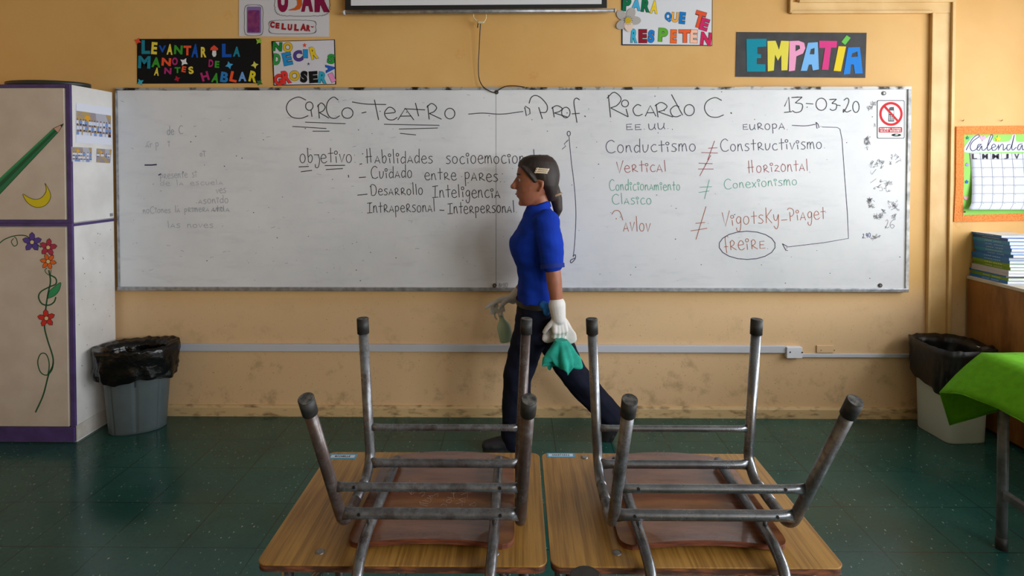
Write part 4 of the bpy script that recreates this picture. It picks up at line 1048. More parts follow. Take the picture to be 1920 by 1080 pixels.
# pale square bin on the right
wbn = thing('waste_bin', 'pale square waste bin lined with a black bag, behind the green-covered table', 'waste bin', (2.39, 3.29, 0))
WX, WYc, WA, WB, WH, wrot = 2.425, 3.285, .125, .135, .50, math.radians(4)
rs = []
for z, k_ in ((0, .90), (.006, .915), (.25, .965), (WH-.03, 1.01), (WH-.028, 1.05), (WH, 1.06)): rs.append(sup(WX, WYc, WA*k_, WB*k_, wrot, z, 6.5, 72))
rs.append([Vector((WX+(p.x-WX)*.95, WYc+(p.y-WYc)*.95, p.z)) for p in rs[-1]]); rs.append([Vector((WX+(p.x-WX)*.82, WYc+(p.y-WYc)*.82, .012)) for p in rs[-1]])
MB().rings(rs, True, True, True).build('bin_body', M_BINW, wbn, local=False)
lm = liner(WX, WYc, WA*1.06, WB*1.06, wrot, 4.5, WH+.012, lambda th: .215+.075*math.sin(-th-.25)+.02*math.sin(th*3+.6), .24, 11, .026)
bag2 = thing('bin_liner', 'black plastic bag folded over the rim of the pale square bin', 'bin bag', (WX, WYc, WH))
lm.build('bag_sheet', mat('matt_black_liner', srgb(15, 15, 16), .42, bump=.5, bscale=30), bag2)
lp = MB(); pl = WX-WA*1.06-.004
lp.tube(crom([(pl+.010, WYc-.14, .37), (pl+.008, WYc-.147, .345), (pl+.016, WYc-.150, .325), (pl+.030, WYc-.150, .325), (pl+.036, WYc-.148, .345), (pl+.05, WYc-.15, .335)], 5), .0022, 6); lp.build('tie_string', M_BLACK, bag2)

# ------------------------------------------------------------------ low plywood cupboard with a stack of textbooks, right
PX = 2.652; PZ = onX(1807, 515, PX).z
pcab = thing('plywood_cupboard', 'low varnished plywood cupboard standing against the right end of the back wall', 'cupboard', (3.0, 2.8, 0))
MB().box(PX, PX+.018, 1.95, WY-.02, .02, PZ-.018).build('side_panel', M_PLY, pcab)
MB().box(PX-.004, XR-.06, 1.94, WY-.015, PZ-.018, PZ).build('top_board', mat('worn_top_board', srgb(206, 200, 186), .5, col2=srgb(180, 168, 146), scale=8), pcab, bevel=.002)
MB().box(PX+.018, XR-.06, 1.955, 1.973, .02, PZ-.018).build('front_panel', M_PLY, pcab)
MB().box(XR-.08, XR-.062, 1.975, WY-.02, .02, PZ-.018).build('side_panel', M_PLY, pcab)
MB().box(PX+.012, XR-.07, 1.98, WY-.03, 0, .02).build('plinth', M_BLACK, pcab)
NAVY, TEB, BLB, OLV, GRY = (44, 88, 156), (44, 140, 186), (36, 116, 190), (112, 152, 44), (176, 178, 186)
seq = [(BLB, .0175, 'blue'), (OLV, .0165, 'green'), (BLB, .010, 'blue'), (GRY, .0155, 'grey'), (GRY, .0165, 'grey'), (OLV, .017, 'green'), (OLV, .0175, 'green'), (BLB, .017, 'blue'), (BLB, .0175, 'blue'), (BLB, .0165, 'blue'), (TEB, .0165, 'teal'), (BLB, .0175, 'blue'),
       (BLB, .0165, 'blue'), (TEB, .0185, 'teal'), (NAVY, .0155, 'navy'), (BLB, .0125, 'blue')]
z = PZ; rr = random.Random(2)
xoff = [.002, .004, .004, -.004, -.002, .010, .004, .014, .010, .020, .014, .012, .010, .014, .024, .018]
yoff = [.0, -.002, .014, -.012, -.010, -.006, -.008, .004, .004, -.012, -.002, -.010, -.004, .006, .03, .066]
names = ['lowest', 'second from the bottom', 'third from the bottom', 'fourth from the bottom', 'fifth from the bottom', 'sixth from the bottom', 'seventh from the bottom', 'eighth from the bottom',
         'eighth from the top', 'seventh from the top', 'sixth from the top', 'fifth from the top', 'fourth from the top', 'third from the top', 'second from the top', 'topmost']
def wave(mb, x0, x1, y0, y1, z0, z1, sag, nx=10):
    """block with a slight page wave along x"""
    rs = []
    for i in range(nx+1):
        u = i/nx; x = x0+(x1-x0)*u; e = sag*math.sin(u*PI*1.1)
        rs.append([(x, y0, z0-e*.0), (x, y1, z0), (x, y1, z1-e*.4), (x, y0, z1-e)])
    return mb.rings(rs, True, True, True, False)
for i, (col, th, cn) in enumerate(seq):
    bxx, byy = PX+.018+xoff[i], 3.215+yoff[i]
    t = thing('textbook', '%s textbook lying flat, %s in the stack on the plywood cupboard' % (cn, names[i]), 'book', (bxx, byy, z), rr.uniform(-.012, .012), 'textbooks stacked on the plywood cupboard')
    BW, BL = .205, .262
    cm = mat('cover_%d_%d_%d' % col, srgb(*col), .32)
    top = mat('window_sheen_cover', srgb(176, 208, 232), .25, col2=srgb(226, 236, 244), scale=6) if i == len(seq)-1 else cm  # topmost cover: reflected window light is painted in as its pale colour
    MB().box(0, .0015, 0, BL, 0, th).build('spine', cm, t, local=True)
    MB().box(.0005, BW, 0, BL, 0, .0012).build('back_cover', cm, t, local=True)
    MB().box(.0005, BW, 0, BL, th-.0012, th).build('front_cover', top, t, local=True)
    wave(MB(), .0018, BW-.003, .0025, BL-.0025, .0013, th-.0013, .0012).build('pages', M_PAGES, t, local=True)
    if th > .012 and cn != 'grey':
        b = MB()
        for a0, a1, zz in ((BL*.34, BL*.52, .5), (BL*.58, BL*.78, .5)):
            y_ = a0
            while y_ < a1:
                wl = rr.uniform(.006, .014); b.flat([(-.0004, BL-y_, th*.38), (-.0004, BL-y_-wl, th*.38), (-.0004, BL-y_-wl, th*.62), (-.0004, BL-y_, th*.62)]); y_ += wl+.003
        b.build('spine_lettering', paper(150, 190, 220) if cn != 'green' else paper(196, 206, 150), t, local=True)
    z += th

# ------------------------------------------------------------------ table under the green cloth
TX, TY, TZ = 1.852, 2.345, .752
tb = thing('side_table', 'grey metal-legged table under a bright green tablecloth at the right edge', 'table', (2.2, 1.95, 0))
MB().box(TX+.004, 2.60, 1.55, TY-.004, TZ-.022, TZ-.003).build('tabletop', M_OAK, tb, bevel=.003)
LEGM = mat('grey_painted_steel', srgb(122, 126, 130), .4, .3, col2=srgb(88, 90, 92), scale=20)
lx0, lx1, ly0, ly1 = 1.893, 2.555, 1.60, 2.285
for x, y in ((lx0, ly1), (lx0, ly0), (lx1, ly1), (lx1, ly0)):
    o = MB().tube([(x, y, .012), (x, y, TZ-.024)], .0185, 18).build('leg', LEGM, tb)
    MB().tube([(x, y, 0), (x, y, .05)], .0205, 18).build('foot_cap', M_RUBBER, o)
for x in (lx0, lx1): MB().box(x-.012, x+.012, ly0+.015, ly1-.015, .205, .235).build('stretcher', LEGM, tb, bevel=.003)
for x0_, x1_, y0_, y1_ in ((lx0, lx1, ly1-.01, ly1+.01), (lx0, lx1, ly0-.01, ly0+.01), (lx0-.01, lx0+.01, ly0, ly1), (lx1-.01, lx1+.01, ly0, ly1)):
    MB().box(x0_, x1_, y0_, y1_, TZ-.055, TZ-.024).build('rail', LEGM, tb)
T = Vector((TX, TY, TZ)); A = onY(1762, 736, 2.345); Bp = onY(1781, 797, 2.42)
H1 = onY(1802, 739, 2.25); H2 = onY(1868, 764, 2.12); H3 = onY(1921, 793, 2.0)
cl = MB()
# top + left drape as a grid along Y
ys = [2.345, 2.30, 2.25, 2.19, 2.12, 2.06, 2.0, 1.9, 1.78, 1.66, 1.54]
hk = [(A.x, A.z), None, (H1.x, H1.z), None, (H2.x, H2.z), None, (H3.x, H3.z), (1.735, .60), (1.752, .612), (1.736, .60), (1.74, .59)]
for i in (1, 3, 5): hk[i] = ((hk[i-1][0]+hk[i+1][0])/2, (hk[i-1][1]+hk[i+1][1])/2)
ROW = []
for y, (hx, hz) in zip(ys, hk):
    row = []
    for u in [k_/8 for k_ in range(9)]:
        # hem -> table edge, slightly bellied
        x = hx+(TX-hx)*u; zz = hz+(TZ-hz)*u+.003*math.sin(u*PI)
        x -= .006*math.sin(u*PI)*math.sin(y*30)
        row.append(Vector((x, y, zz)))
    for k_ in range(1, 13): row.append(Vector((TX+(2.62-TX)*k_/12, y, TZ+.0012*math.sin(k_*2.3+y*17))))
    ROW.append(row)
cl.rings(ROW, False, False, False)
# back drape: ridge T-A, corner tip B, hem along +X
G = [Bp, onY(1830, 783, 2.405), onY(1880, 769, 2.40), Vector((2.2, 2.42, .52)), Vector((2.62, 2.41, .54))]
E = [None, Vector((1.90, TY, TZ)), Vector((2.0, TY, TZ)), Vector((2.2, TY, TZ)), Vector((2.62, TY, TZ))]
rowA = [A+(T-A)*k_/8+Vector((-.006*math.sin(k_/8*PI)*0, 0, .010*math.sin(k_/8*PI))) for k_ in range(9)]   # along the ridge A..T
rowB = [Bp+(T-Bp)*k_/8+Vector((0, .012*math.sin(k_/8*PI), 0)) for k_ in range(9)]
mid = [(rowA[k_]+rowB[k_])/2+Vector((0, .008*math.sin(k_/8*PI), 0)) for k_ in range(9)]
rows = [rowA, mid, rowB]
for g_, e_ in zip(G[1:], E[1:]): rows.append([g_+(e_-g_)*k_/8+Vector((0, .015*math.sin(k_/8*PI), 0)) for k_ in range(9)])
cl.rings(rows, False, False, False)
# near drape
cl.rings([[Vector((x, 1.54-.03*(k_/6), TZ-.16*k_/6)) for x in [TX+(2.62-TX)*j/8 for j in range(9)]] for k_ in range(7)], False, False, False)
clo = cl.build('tablecloth', M_CLOTH); tag(clo, 'bright green cloth draped over the table at the right edge, one corner hanging down', 'tablecloth')
sd = clo.modifiers.new('thick', 'SOLIDIFY'); sd.thickness = .0022; sd.offset = 1
hem = MB()
def hemtube(P): hem.tube(crom(P, 5), .0022, 6)
hemtube([Vector((hx, y, hz)) for y, (hx, hz) in zip(ys, hk)]); hemtube(G); hem.tube([A, Bp], .0022, 6)
hem.build('hem', mat('green_hem', srgb(92, 164, 16), .85), clo)

# ------------------------------------------------------------------ school desks
DZ, DW, DD = .68, .598, .476
def rounded_slab(mb, x0, x1, y0, y1, z0, z1, r, n=6):
    p = rrect(x0, y0, x1, y1, r, n); mb.rings([[(x, y, z_) for x, y in p] for z_ in (z0, z1)], True, True, True, False)
def desk(label, loc, rz=0., group='school desks', tagtxt=None, tagpos=None, screws=None):
    t = thing('school_desk', label, 'desk', loc, rz, group)
    b = MB(); rounded_slab(b, -DW/2, DW/2, -DD/2, DD/2, DZ-.0035, DZ, .022); b.build('tabletop', M_OAK, t, local=True, bevel=.0012)
    b = MB(); rounded_slab(b, -DW/2+.001, DW/2-.001, -DD/2+.001, DD/2-.001, DZ-.0165, DZ-.0035, .022); b.build('board_core', M_EDGE, t, local=True)
    lx, y0, y1 = DW/2-.046, -DD/2+.055, DD/2-.06
    for sx in (-1, 1):
        for y in (y0, y1):
            o = MB().tube([(sx*lx, y, .01), (sx*lx, y, DZ-.018)], .0125, 14).build('leg', M_TUBE, t, local=True)
            MB().tube([(sx*lx, y, 0), (sx*lx, y, .03)], .0145, 14).build('foot_cap', M_RUBBER, o, local=True)
        MB().tube([(sx*lx, y0, .16), (sx*lx, y1, .16)], .010, 12).build('side_rail', M_TUBE, t, local=True)
        MB().tube([(sx*lx, y0, DZ-.035), (sx*lx, y1, DZ-.035)], .010, 12).build('side_rail', M_TUBE, t, local=True)
        MB().tube([(sx*lx, y0+.02, DZ-.13), (sx*(lx-.12), y0+.10, DZ-.03)], .008, 10).build('brace', M_TUBE, t, local=True)
    MB().tube([(-lx, y1, DZ-.06), (lx, y1, DZ-.06)], .011, 12).build('crossbar', M_TUBE, t, local=True)
    MB().tube([(-lx, y1, .16), (lx, y1, .16)], .011, 12).build('crossbar', M_TUBE, t, local=True)
    MB().tube([(-lx+.12, y0+.10, DZ-.03), (lx-.12, y0+.10, DZ-.03)], .009, 12).build('crossbar', M_TUBE, t, local=True)
    for sx, sy in (screws or ((-.165, -.19), (.165, -.19), (-.21, .19), (.21, .19))):
        MB().tube([(sx, sy, DZ-.002), (sx, sy, DZ+.0012), (sx, sy, DZ+.0022)], [.0095, .0095, .006], 16).build('bolt_head', M_SCREW, t, local=True)
    if tagtxt:
        tx, ty, tw, th = tagpos
        s_ = MB().box(tx-tw/2, tx+tw/2, ty-th/2, ty+th/2, DZ, DZ+.0006).build('name_sticker', paper(76, 160, 196), t, local=True, label='pale blue name sticker')
        m_ = MB().box(tx-tw*.44, tx+tw*.44, ty-th*.30, ty+th*.30, DZ+.0006, DZ+.0009).build('sticker_panel', paper(206, 214, 230), s_, local=True)
        b = MB(); n = len(tagtxt)
        for i, ch in enumerate(tagtxt): put_glyph(b, ch, tx+(i+.5-n/2)*tw*.072, -ty, tw*.058*(.4 if ch == 'I' else 1), th*.36, 0, lambda x, y: Vector((x, -y, DZ+.0012)), .03)
        b.build('sticker_lettering', paper(30, 30, 50), s_, local=True)
    return t
DY = (1.177+1.653)/2
def dl(px, py, cx): p = onZ(px, py, DZ); return (p.x-cx, p.y-DY)
LXC, RXC = -.2385, .3665
a = onZ(617, 851.5, DZ); b_ = onZ(669, 861, DZ); c = onZ(1026, 849.5, DZ); d = onZ(1077, 858, DZ)
desk('left of the two front oak-topped desks, with an upturned rusty-legged chair on it', (LXC, DY, 0), tagtxt='MICHELLE', tagpos=((a.x+b_.x)/2-LXC, (a.y+b_.y)/2-DY, .076, .026), screws=(dl(600.5, 1035, LXC), (.19, -.2), (.22, .17)))
desk('right of the two front oak-topped desks, with an upturned grey-legged chair on it', (RXC, DY, 0), tagtxt='ANASTASIA', tagpos=((c.x+d.x)/2-RXC, (c.y+d.y)/2-DY, .078, .025), screws=(dl(1157, 1037, RXC), dl(1449, 1027, RXC), dl(1096, 858, RXC), (.22, .18)))
q = onZ(4, 833, DZ)
desk('oak-topped desk of which only a corner reaches in at the left edge', (q.x-DW/2, q.y-DD/2, 0))
desk('oak-topped desk below the bottom edge, under the nearest upturned chair', (.20, .40, 0), math.radians(-6))

# ------------------------------------------------------------------ upturned chairs
def chair(label, loc, rz, mats, scrib=None, capshift=0.):
    """local frame: desk top at z 0, chair front towards +y, feet up"""
    t = thing('school_chair', label, 'chair', loc, rz, 'upturned school chairs')
    R = .0124
    for sx, mk in ((-1, 'L'), (1, 'R')):
        x0, x1 = .1985*sx, .192*sx
        nb, fb = Vector((x1, -.122, .034)), Vector((x1, .104, .034))
        nt, ft = Vector((.2075*sx+capshift, -.298, .377)), Vector((.209*sx, .106, .422))
        # near (rear) leg, with its bend into the rail
        P = bend([nt, nb, Vector((x1, -.03, .034))], .04)
        lg = MB().tube(P, R, 16).build('leg', mats['near'+mk], t, local=True)
        dirv = (nt-nb).normalized()
        MB().tube([nt-dirv*.034, nt+dirv*.004], .0150, 18).build('leg_cap', M_RUBBER, lg, local=True)
        MB().tube([nt+dirv*.002, nt+dirv*.0055], [.0148, .0136], 18).build('cap_end', mats.get('cap', M_DUST), lg, local=True)
        P = bend([ft, fb+Vector((0, .006, .03)), fb+Vector((0, -.035, 0)), Vector((x1, .03, .034))], .05)
        lg = MB().tube(P, R, 16).build('leg', mats['far'+mk], t, local=True)
        dirv = (ft-fb).normalized()
        MB().tube([ft-dirv*.034, ft+dirv*.004], .0150, 18).build('leg_cap', M_RUBBER, lg, local=True)
        MB().tube([ft+dirv*.002, ft+dirv*.0055], [.0148, .0136], 18).build('cap_end', mats.get('cap', M_DUST), lg, local=True)
        MB().tube([(x1, -.03, .034), (x1, .03, .034)], R, 16).build('side_rail', mats['rail'], t, local=True)
    def bar(x, y, z_, rr_=.0092):
        # tube with flattened, flared ends
        n = 16; rs = []
        for i in range(n+1):
            u = -1+2*i/n; e = max(0, (abs(u)-.86)/.14)
            ry, rz_ = rr_*(1-.5*e), rr_*(1+.42*e)
            rs.append([(u*x, y+ry*math.cos(a), z_+rz_*math.sin(a)) for a in [2*PI*k_/14 for k_ in range(14)]])
        return MB().rings(rs).build('crossbar', mats['bar'], t, local=True)
    bs = [bar(.1945, .106, .146, .0080), bar(.1925, .098, .058, .0108), bar(.1955, -.182, .150, .0088), bar(.1930, -.144, .072, .0114)]
    for bb, y, z_, r0 in ((bs[2], -.182, .150, .0088), (bs[3], -.144, .072, .0114)):
        for sx in (-1, 1): MB().tube([(sx*.150, y-r0-.0006, z_+.003), (sx*.150, y-r0+.002, z_+.003)], .0034, 10).build('bolt_hole', M_BLACK, bb, local=True)
    for sx in (-1, 1):
        xa, xb = sx*.136, sx*.129
        P = bend([(xa, .172, .030), (xa, -.10, .030), (xa, -.165, .028), (xb+sx*.003, -.242, .006), (xb, -.246, -.10), (xb, -.262, -.40)], .05)
        bt = MB().tube(P, .0114, 16).build('back_tube', mats['bar'], t, local=True)
        MB().tube([(xa, -.125, .036), (xa, -.125, .058)], .005, 8).build('weld', mats['bar'], bt, local=True)
    # plywood seat, underside up, gently dished
    NX, NY = 28, 22; hw = .180
    def sp(u, v, top):
        yy = -.152+.395*v
        wid = hw*(1-.02*v)
        x = u*wid
        if v > .75: yy += -.028*((abs(u))**2.4)*((v-.75)/.25)
        zc = (.0035+.006*(1-u*u)*math.sin(min(1, v*1.4)*PI*.5) - (.004 if v < .1 else 0)*(1-v*10)*(u*u))
        if v < .3: zc += .011*(1-u*u)*(1-v/.3)**2
        return Vector((x, yy, max(.0004, zc-.003)+(.0115 if top else 0)))
    # rounded corners by squeezing the grid
    def sq(u, v):
        cu, cv = u, 2*v-1
        r_ = .16
        ax, ay = abs(cu), abs(cv)
        if ax > 1-r_ and ay > 1-r_:
            dx, dy = (ax-(1-r_))/r_, (ay-(1-r_))/r_
            m_ = max(dx, dy); L = math.hypot(dx, dy)
            f = m_/L if L > 0 else 1
            ax, ay = 1-r_+dx*f*r_, 1-r_+dy*f*r_
        return math.copysign(ax, cu), (math.copysign(ay, cv)+1)/2
    vs, fs = [], []
    for top in (1, 0):
        for j in range(NY+1):
            for i in range(NX+1):
                u, v = sq(-1+2*i/NX, j/NY); vs.append(sp(u, v, top))
    n1 = NX+1; o_ = n1*(NY+1)
    for j in range(NY):
        for i in range(NX): fs.append((j*n1+i, j*n1+i+1, (j+1)*n1+i+1, (j+1)*n1+i)); fs.append(tuple(o_+q for q in (j*n1+i, (j+1)*n1+i, (j+1)*n1+i+1, j*n1+i+1)))
    per = [i for i in range(n1)]+[j*n1+NX for j in range(1, NY+1)]+[NY*n1+i for i in range(NX-1, -1, -1)]+[j*n1 for j in range(NY-1, 0, -1)]
    seat = MB().add(vs, fs, True).build('seat', M_SEAT, t, local=True)
    ed = MB(); m_ = len(per)
    ed.add([vs[k_] for k_ in per]+[vs[k_+o_] for k_ in per], [(i, (i+1) % m_, m_+(i+1) % m_, m_+i) for i in range(m_)]); ed.build('seat_edge', M_SEATE, seat, local=True)
    # curved plywood backrest hanging below the desk edge
    rs = []
    for i in range(17):
        u = -1+2*i/16; x = .17*u; y = -.262-.012-.025*(1-u*u)
        rs.append([(x, y, -.22+.012*u*u), (x, y-.010, -.22+.012*u*u), (x, y-.010-.01, -.385-.012*u*u), (x, y-.01, -.385-.012*u*u)])
    MB().rings(rs, True, True, True, False).build('backrest', M_SEAT, t, local=True, bevel=.003)
    if scrib:
        g_, m2 = MB(), MB(); r_ = random.Random(1)
        def sf(px, py):
            p = onZ(px, py, DZ+.0195); return Vector((p.x-loc[0], p.y-loc[1], .0195-0.0))
        S2 = lambda x, y: sf(740+x/9.6, 880+y/9.6)
        for q in ([(250, 390), (300, 450), (345, 430), (350, 395), (300, 410), (290, 450)], [(380, 410), (372, 400)], [(440, 435), (500, 405), (540, 410), (530, 460), (480, 490)], [(450, 570), (460, 625), (590, 660)], [(455, 600), (610, 620)], [(500, 560), (612, 580), (540, 545)],
                  [(575, 510), (640, 520), (660, 560), (630, 600)], [(600, 470), (680, 520), (690, 470), (620, 480)], [(700, 470), (790, 425), (770, 495)], [(880, 545), (890, 560)], [(930, 560), (1000, 530), (1030, 570), (990, 605), (940, 590), (930, 560)], [(950, 500), (1040, 520)],
                  [(1020, 420), (1060, 450), (1100, 400)], [(1060, 400), (1060, 480), (1075, 540)], [(820, 655), (870, 620), (940, 640), (930, 668)], [(1100, 620), (1220, 590), (1210, 660)], [(1150, 670), (1160, 685)], [(1160, 540), (1270, 510), (1265, 600), (1160, 545)], [(1190, 460), (1320, 410), (1305, 515)], [(1350, 410), (1360, 425)],
                  [(1340, 640), (1440, 595), (1470, 620), (1440, 670), (1340, 640)], [(1470, 540), (1474, 550)], [(270, 205), (280, 225)], [(1375, 885), (1400, 900), (1425, 875)]):
            ribbon2(g_, q, 1.9, S2)
        g_.build('scratched_letters', paper(232, 226, 216), seat, local=True)
        for q in ([(540, 230), (640, 165), (760, 155), (820, 175), (830, 235)], [(1060, 240), (1160, 160)], [(905, 390), (890, 440), (900, 500), (950, 530)], [(1120, 470), (1115, 530)], [(130, 590), (200, 560), (260, 570)], [(180, 660), (260, 640)], [(480, 540), (560, 470), (600, 410)]):
            ribbon2(m2, crom(q, 5), 1.7, S2)
        m2.build('pen_marks', M_BLACK, seat, local=True)
    return t
MT = dict(nearL=M_TUBER, nearR=M_TUBER, farL=M_TUBEM, farR=M_TUBER, rail=M_TUBEM, bar=M_TUBEM)
MG = dict(nearL=M_TUBEM, nearR=M_TUBEM, farL=M_TUBE, farR=M_TUBE, rail=M_TUBEM, bar=M_TUBE)
chair('rusty-legged chair upturned on the left front desk, pale scribbles under its seat', (-.187, 1.38, DZ), 0, MT, True)
chair('grey-legged chair upturned on the right front desk', (.397, 1.38, DZ), 0, MG, capshift=.018)
chair('upturned chair nearest the viewer, only one black leg cap showing at the bottom edge', (.2485, .400, DZ), math.radians(-11), dict(MG, farL=M_TUBEM, cap=M_RUBBER))
# ------------------------------------------------------------------ the woman walking past the board
PYC = 3.13
def J(px, py, Y=PYC): return onY(px, py, Y)
SKIN = mat('skin', srgb(166, 106, 80), .5, col2=srgb(150, 92, 68), scale=14)
SHIRT = mat('royal_blue_cotton', srgb(14, 56, 172), .85, col2=srgb(10, 46, 150), scale=8, bump=.25, bscale=24, spec=.2)
TROUS = mat('dark_navy_denim', srgb(20, 24, 44), .85, col2=srgb(14, 17, 32), scale=10, bump=.3, bscale=30, spec=.2)
HAIR = mat('dark_brown_hair', srgb(28, 19, 15), .6, col2=srgb(48, 31, 22), scale=12, stretch=(1, 1, .15), bump=.6, bscale=60)
GLOVE = mat('pale_grey_glove', srgb(198, 196, 190), .7, bump=.2, bscale=80)
GLOVEW = mat('white_glove', srgb(222, 218, 214), .65, bump=.2, bscale=80)
SHOE = mat('dark_shoe', srgb(24, 24, 30), .55)
SOLE = mat('dark_sole', srgb(16, 16, 17), .7)
per = thing('person', 'woman in a royal blue shirt, dark trousers and pale gloves walking past the whiteboard', 'person', (J(1000, 600).x, PYC, 0))
def slices(mb, rows, Yc=PYC, seg=28, n=2.3, grow=0.):
    """rows: (py, px front, px back, half depth)"""
    R = []
    for py, xf, xb, hw in rows:
        a, b = J(xf, py, Yc), J(xb, py, Yc); cx = (a.x+b.x)/2; rx = (b.x-a.x)/2+grow; z = a.z
        ring = []
        for i in range(seg):
            t = 2*PI*i/seg; c, s_ = math.cos(t), math.sin(t)
            ring.append(Vector((cx+rx*math.copysign(abs(c)**(2/n), c), Yc+(hw+grow)*math.copysign(abs(s_)**(2/n), s_), z)))
        R.append(ring)
    return mb.rings(R)
TORSO = [(386, 992, 1024, .050), (396, 986, 1032, .075), (404, 982, 1040, .125), (414, 977, 1046, .160), (430, 970, 1050, .175), (448, 958, 1050, .168), (462, 956, 1049, .162), (480, 961, 1047, .152), (500, 970, 1042, .145), (522, 973, 1038, .142), (545, 972, 1040, .152), (563, 970, 1044, .165)]
HIPS = [(556, 973, 1040, .150), (572, 971, 1045, .162), (592, 968, 1052, .172), (612, 968, 1058, .172), (632, 974, 1056, .165)]
NS = [J(1028, 418, PYC-.165), J(1036, 500, PYC-.205), J(1047, 592, PYC-.215)]      # near arm: shoulder, elbow, wrist
FS = [J(1004, 418, PYC+.165), J(1006, 506, PYC+.20), J(962, 560, PYC+.205)]         # far arm
fl = [J(1000, 610, PYC-.075), J(971, 703, PYC-.07), J(964, 815, PYC-.06)]           # leading (near) leg
rl = [J(1026, 612, PYC+.075), J(1076, 703, PYC+.07), J(1146, 781, PYC+.06)]         # trailing leg
# hands: palm and five jointed fingers
def hand(wrist, fwd, side, up_, scale, curls, grow=0., thumb_side=1):
    """fwd: wrist to knuckles; side: across the palm towards the little finger; up_: back of the hand"""
    fwd, side, up_ = fwd.normalized(), side.normalized(), up_.normalized(); k_ = scale; mb = MB()
    pl = .088*k_
    for q in (-1, -.33, .33, 1):
        a = wrist+side*q*.020*k_; b = wrist+fwd*pl+side*q*.030*k_-fwd*abs(q+.2)*.006*k_
        mb.capsule(a, b, .0155*k_+grow, .0125*k_+grow, 12, 4)
    Ls = [(.040, .026, .021), (.045, .029, .022), (.041, .027, .021), (.031, .021, .018)]
    tips = []
    for i, (q, Ls_) in enumerate(zip((-1, -.33, .33, 1), Ls)):
        p = wrist+fwd*pl+side*q*.030*k_-fwd*abs(q+.2)*.006*k_; ang = 0; r0 = (.0088, .0090, .0086, .0076)[i]*k_
        sp = side*q*.10
        for j, l in enumerate(Ls_):
            ang += curls[i][j]
            d = ((fwd+sp).normalized()*math.cos(ang)-up_*math.sin(ang)); e = p+d*l*k_
            mb.capsule(p, e, r0*(1-.09*j)+grow, r0*(1-.09*(j+1))+grow, 12, 4); p = e
        tips.append(p)
    p = wrist+fwd*.022*k_-side*.022*k_; d = (fwd*.65-side*.75-up_*.25).normalized()
    for j, l in enumerate((.036, .032, .026)):
        e = p+d*l*k_; mb.capsule(p, e, (.0125-.0015*j)*k_+grow, (.0110-.0015*j)*k_+grow, 12, 4); p = e
        d = (d+fwd*.35-up_*.35*curls[4]).normalized()
    return mb
fw_n = (J(1053, 640, PYC-.215)-NS[2]).normalized()
near_hand = dict(wrist=NS[2], fwd=fw_n, side=Vector((1, .25, 0)), up_=Vector((.2, -1, 0)), scale=.94, curls=[(.5, .9, .6)]*2+[(.6, .95, .6)]*2+[.9])
fw_f = Vector((-1, -.08, -.10))
far_hand = dict(wrist=FS[2], fwd=fw_f, side=Vector((.05, 1, -.1)), up_=Vector((-.1, .1, 1)), scale=.94, curls=[(.25, .15, .1), (.5, .95, .5), (.6, 1.0, .6), (.65, 1.0, .6), 1.2])
def merge(mb, other): mb.add(other.v, other.f); return mb
body = MB()
slices(body, [(py, xf+3, xb-3, hw-.010) for py, xf, xb, hw in TORSO[1:]]); slices(body, [(py, xf+4, xb-4, hw-.012) for py, xf, xb, hw in HIPS])
HEAD = [(293, 996, 1024, .030), (297, 986, 1032, .052), (304, 977, 1038, .067), (314, 971, 1042, .075), (324, 969, 1043, .078), (332, 970, 1043, .078), (338, 971.5, 1042, .077), (346, 970, 1040, .075), (354, 970, 1036, .072), (362, 970, 1028, .067), (371, 972, 1018, .059), (379, 975, 1008, .047), (386, 979, 1000, .030)]
slices(body, HEAD, n=2.15)
body.capsule(J(1012, 366), J(1014, 404), .050, .058)
# profile: brow, nose, lips, chin, cheeks
body.capsule(J(973, 329, PYC-.028), J(973, 329, PYC+.028), .012, .012)
body.chain([J(970, 334), J(965, 343), J(960.5, 350)], [.0085, .010, .0125]); body.capsule(J(964, 352, PYC-.010), J(964, 352, PYC+.010), .009, .009)
body.capsule(J(970, 361, PYC-.014), J(970, 361, PYC+.014), .0075, .0075); body.capsule(J(971, 367, PYC-.013), J(971, 367, PYC+.013), .0085, .0085)
body.capsule(J(977, 381, PYC-.010), J(977, 381, PYC+.010), .015, .015)
for s_ in (-1, 1):
    body.capsule(J(983, 356, PYC+s_*.045), J(994, 354, PYC+s_*.056), .018, .016)
    e = J(1013, 348, PYC+s_*.080)
    body.chain([e+Vector((-.004, 0, .024)), e+Vector((.012, s_*.006, .018)), e+Vector((.010, s_*.006, -.006)), e+Vector((-.004, 0, -.026))], [.008, .009, .008, .007])
for A_, rs_ in ((NS, (.050, .041, .027)), (FS, (.050, .041, .027))):
    body.capsule(A_[0]+Vector((0, (PYC-A_[0].y)*.15, -.02)), A_[1], rs_[0]-.006, rs_[1]); m_ = A_[1].lerp(A_[2], .3); body.chain([A_[1], m_, A_[2]], [.039, .039, .026])
merge(body, hand(**near_hand)); merge(body, hand(**far_hand))
for L_ in (fl, rl): body.chain([L_[0], L_[1], L_[1].lerp(L_[2], .35), L_[2]], [.080, .052, .054, .036])
fh, ft_ = Vector((fl[2].x+.035, fl[2].y, .05)), Vector((J(912, 838).x, fl[2].y-.01, .03))
rh, rt_ = J(1158, 782, PYC+.06), J(1134, 832, PYC+.065)
body.chain([fl[2], fh, ft_], [.036, .032, .022]); body.chain([rl[2], rh, rt_], [.036, .030, .020])
link('body', fuse(body, .0060, 3, 'body'), SKIN, per)
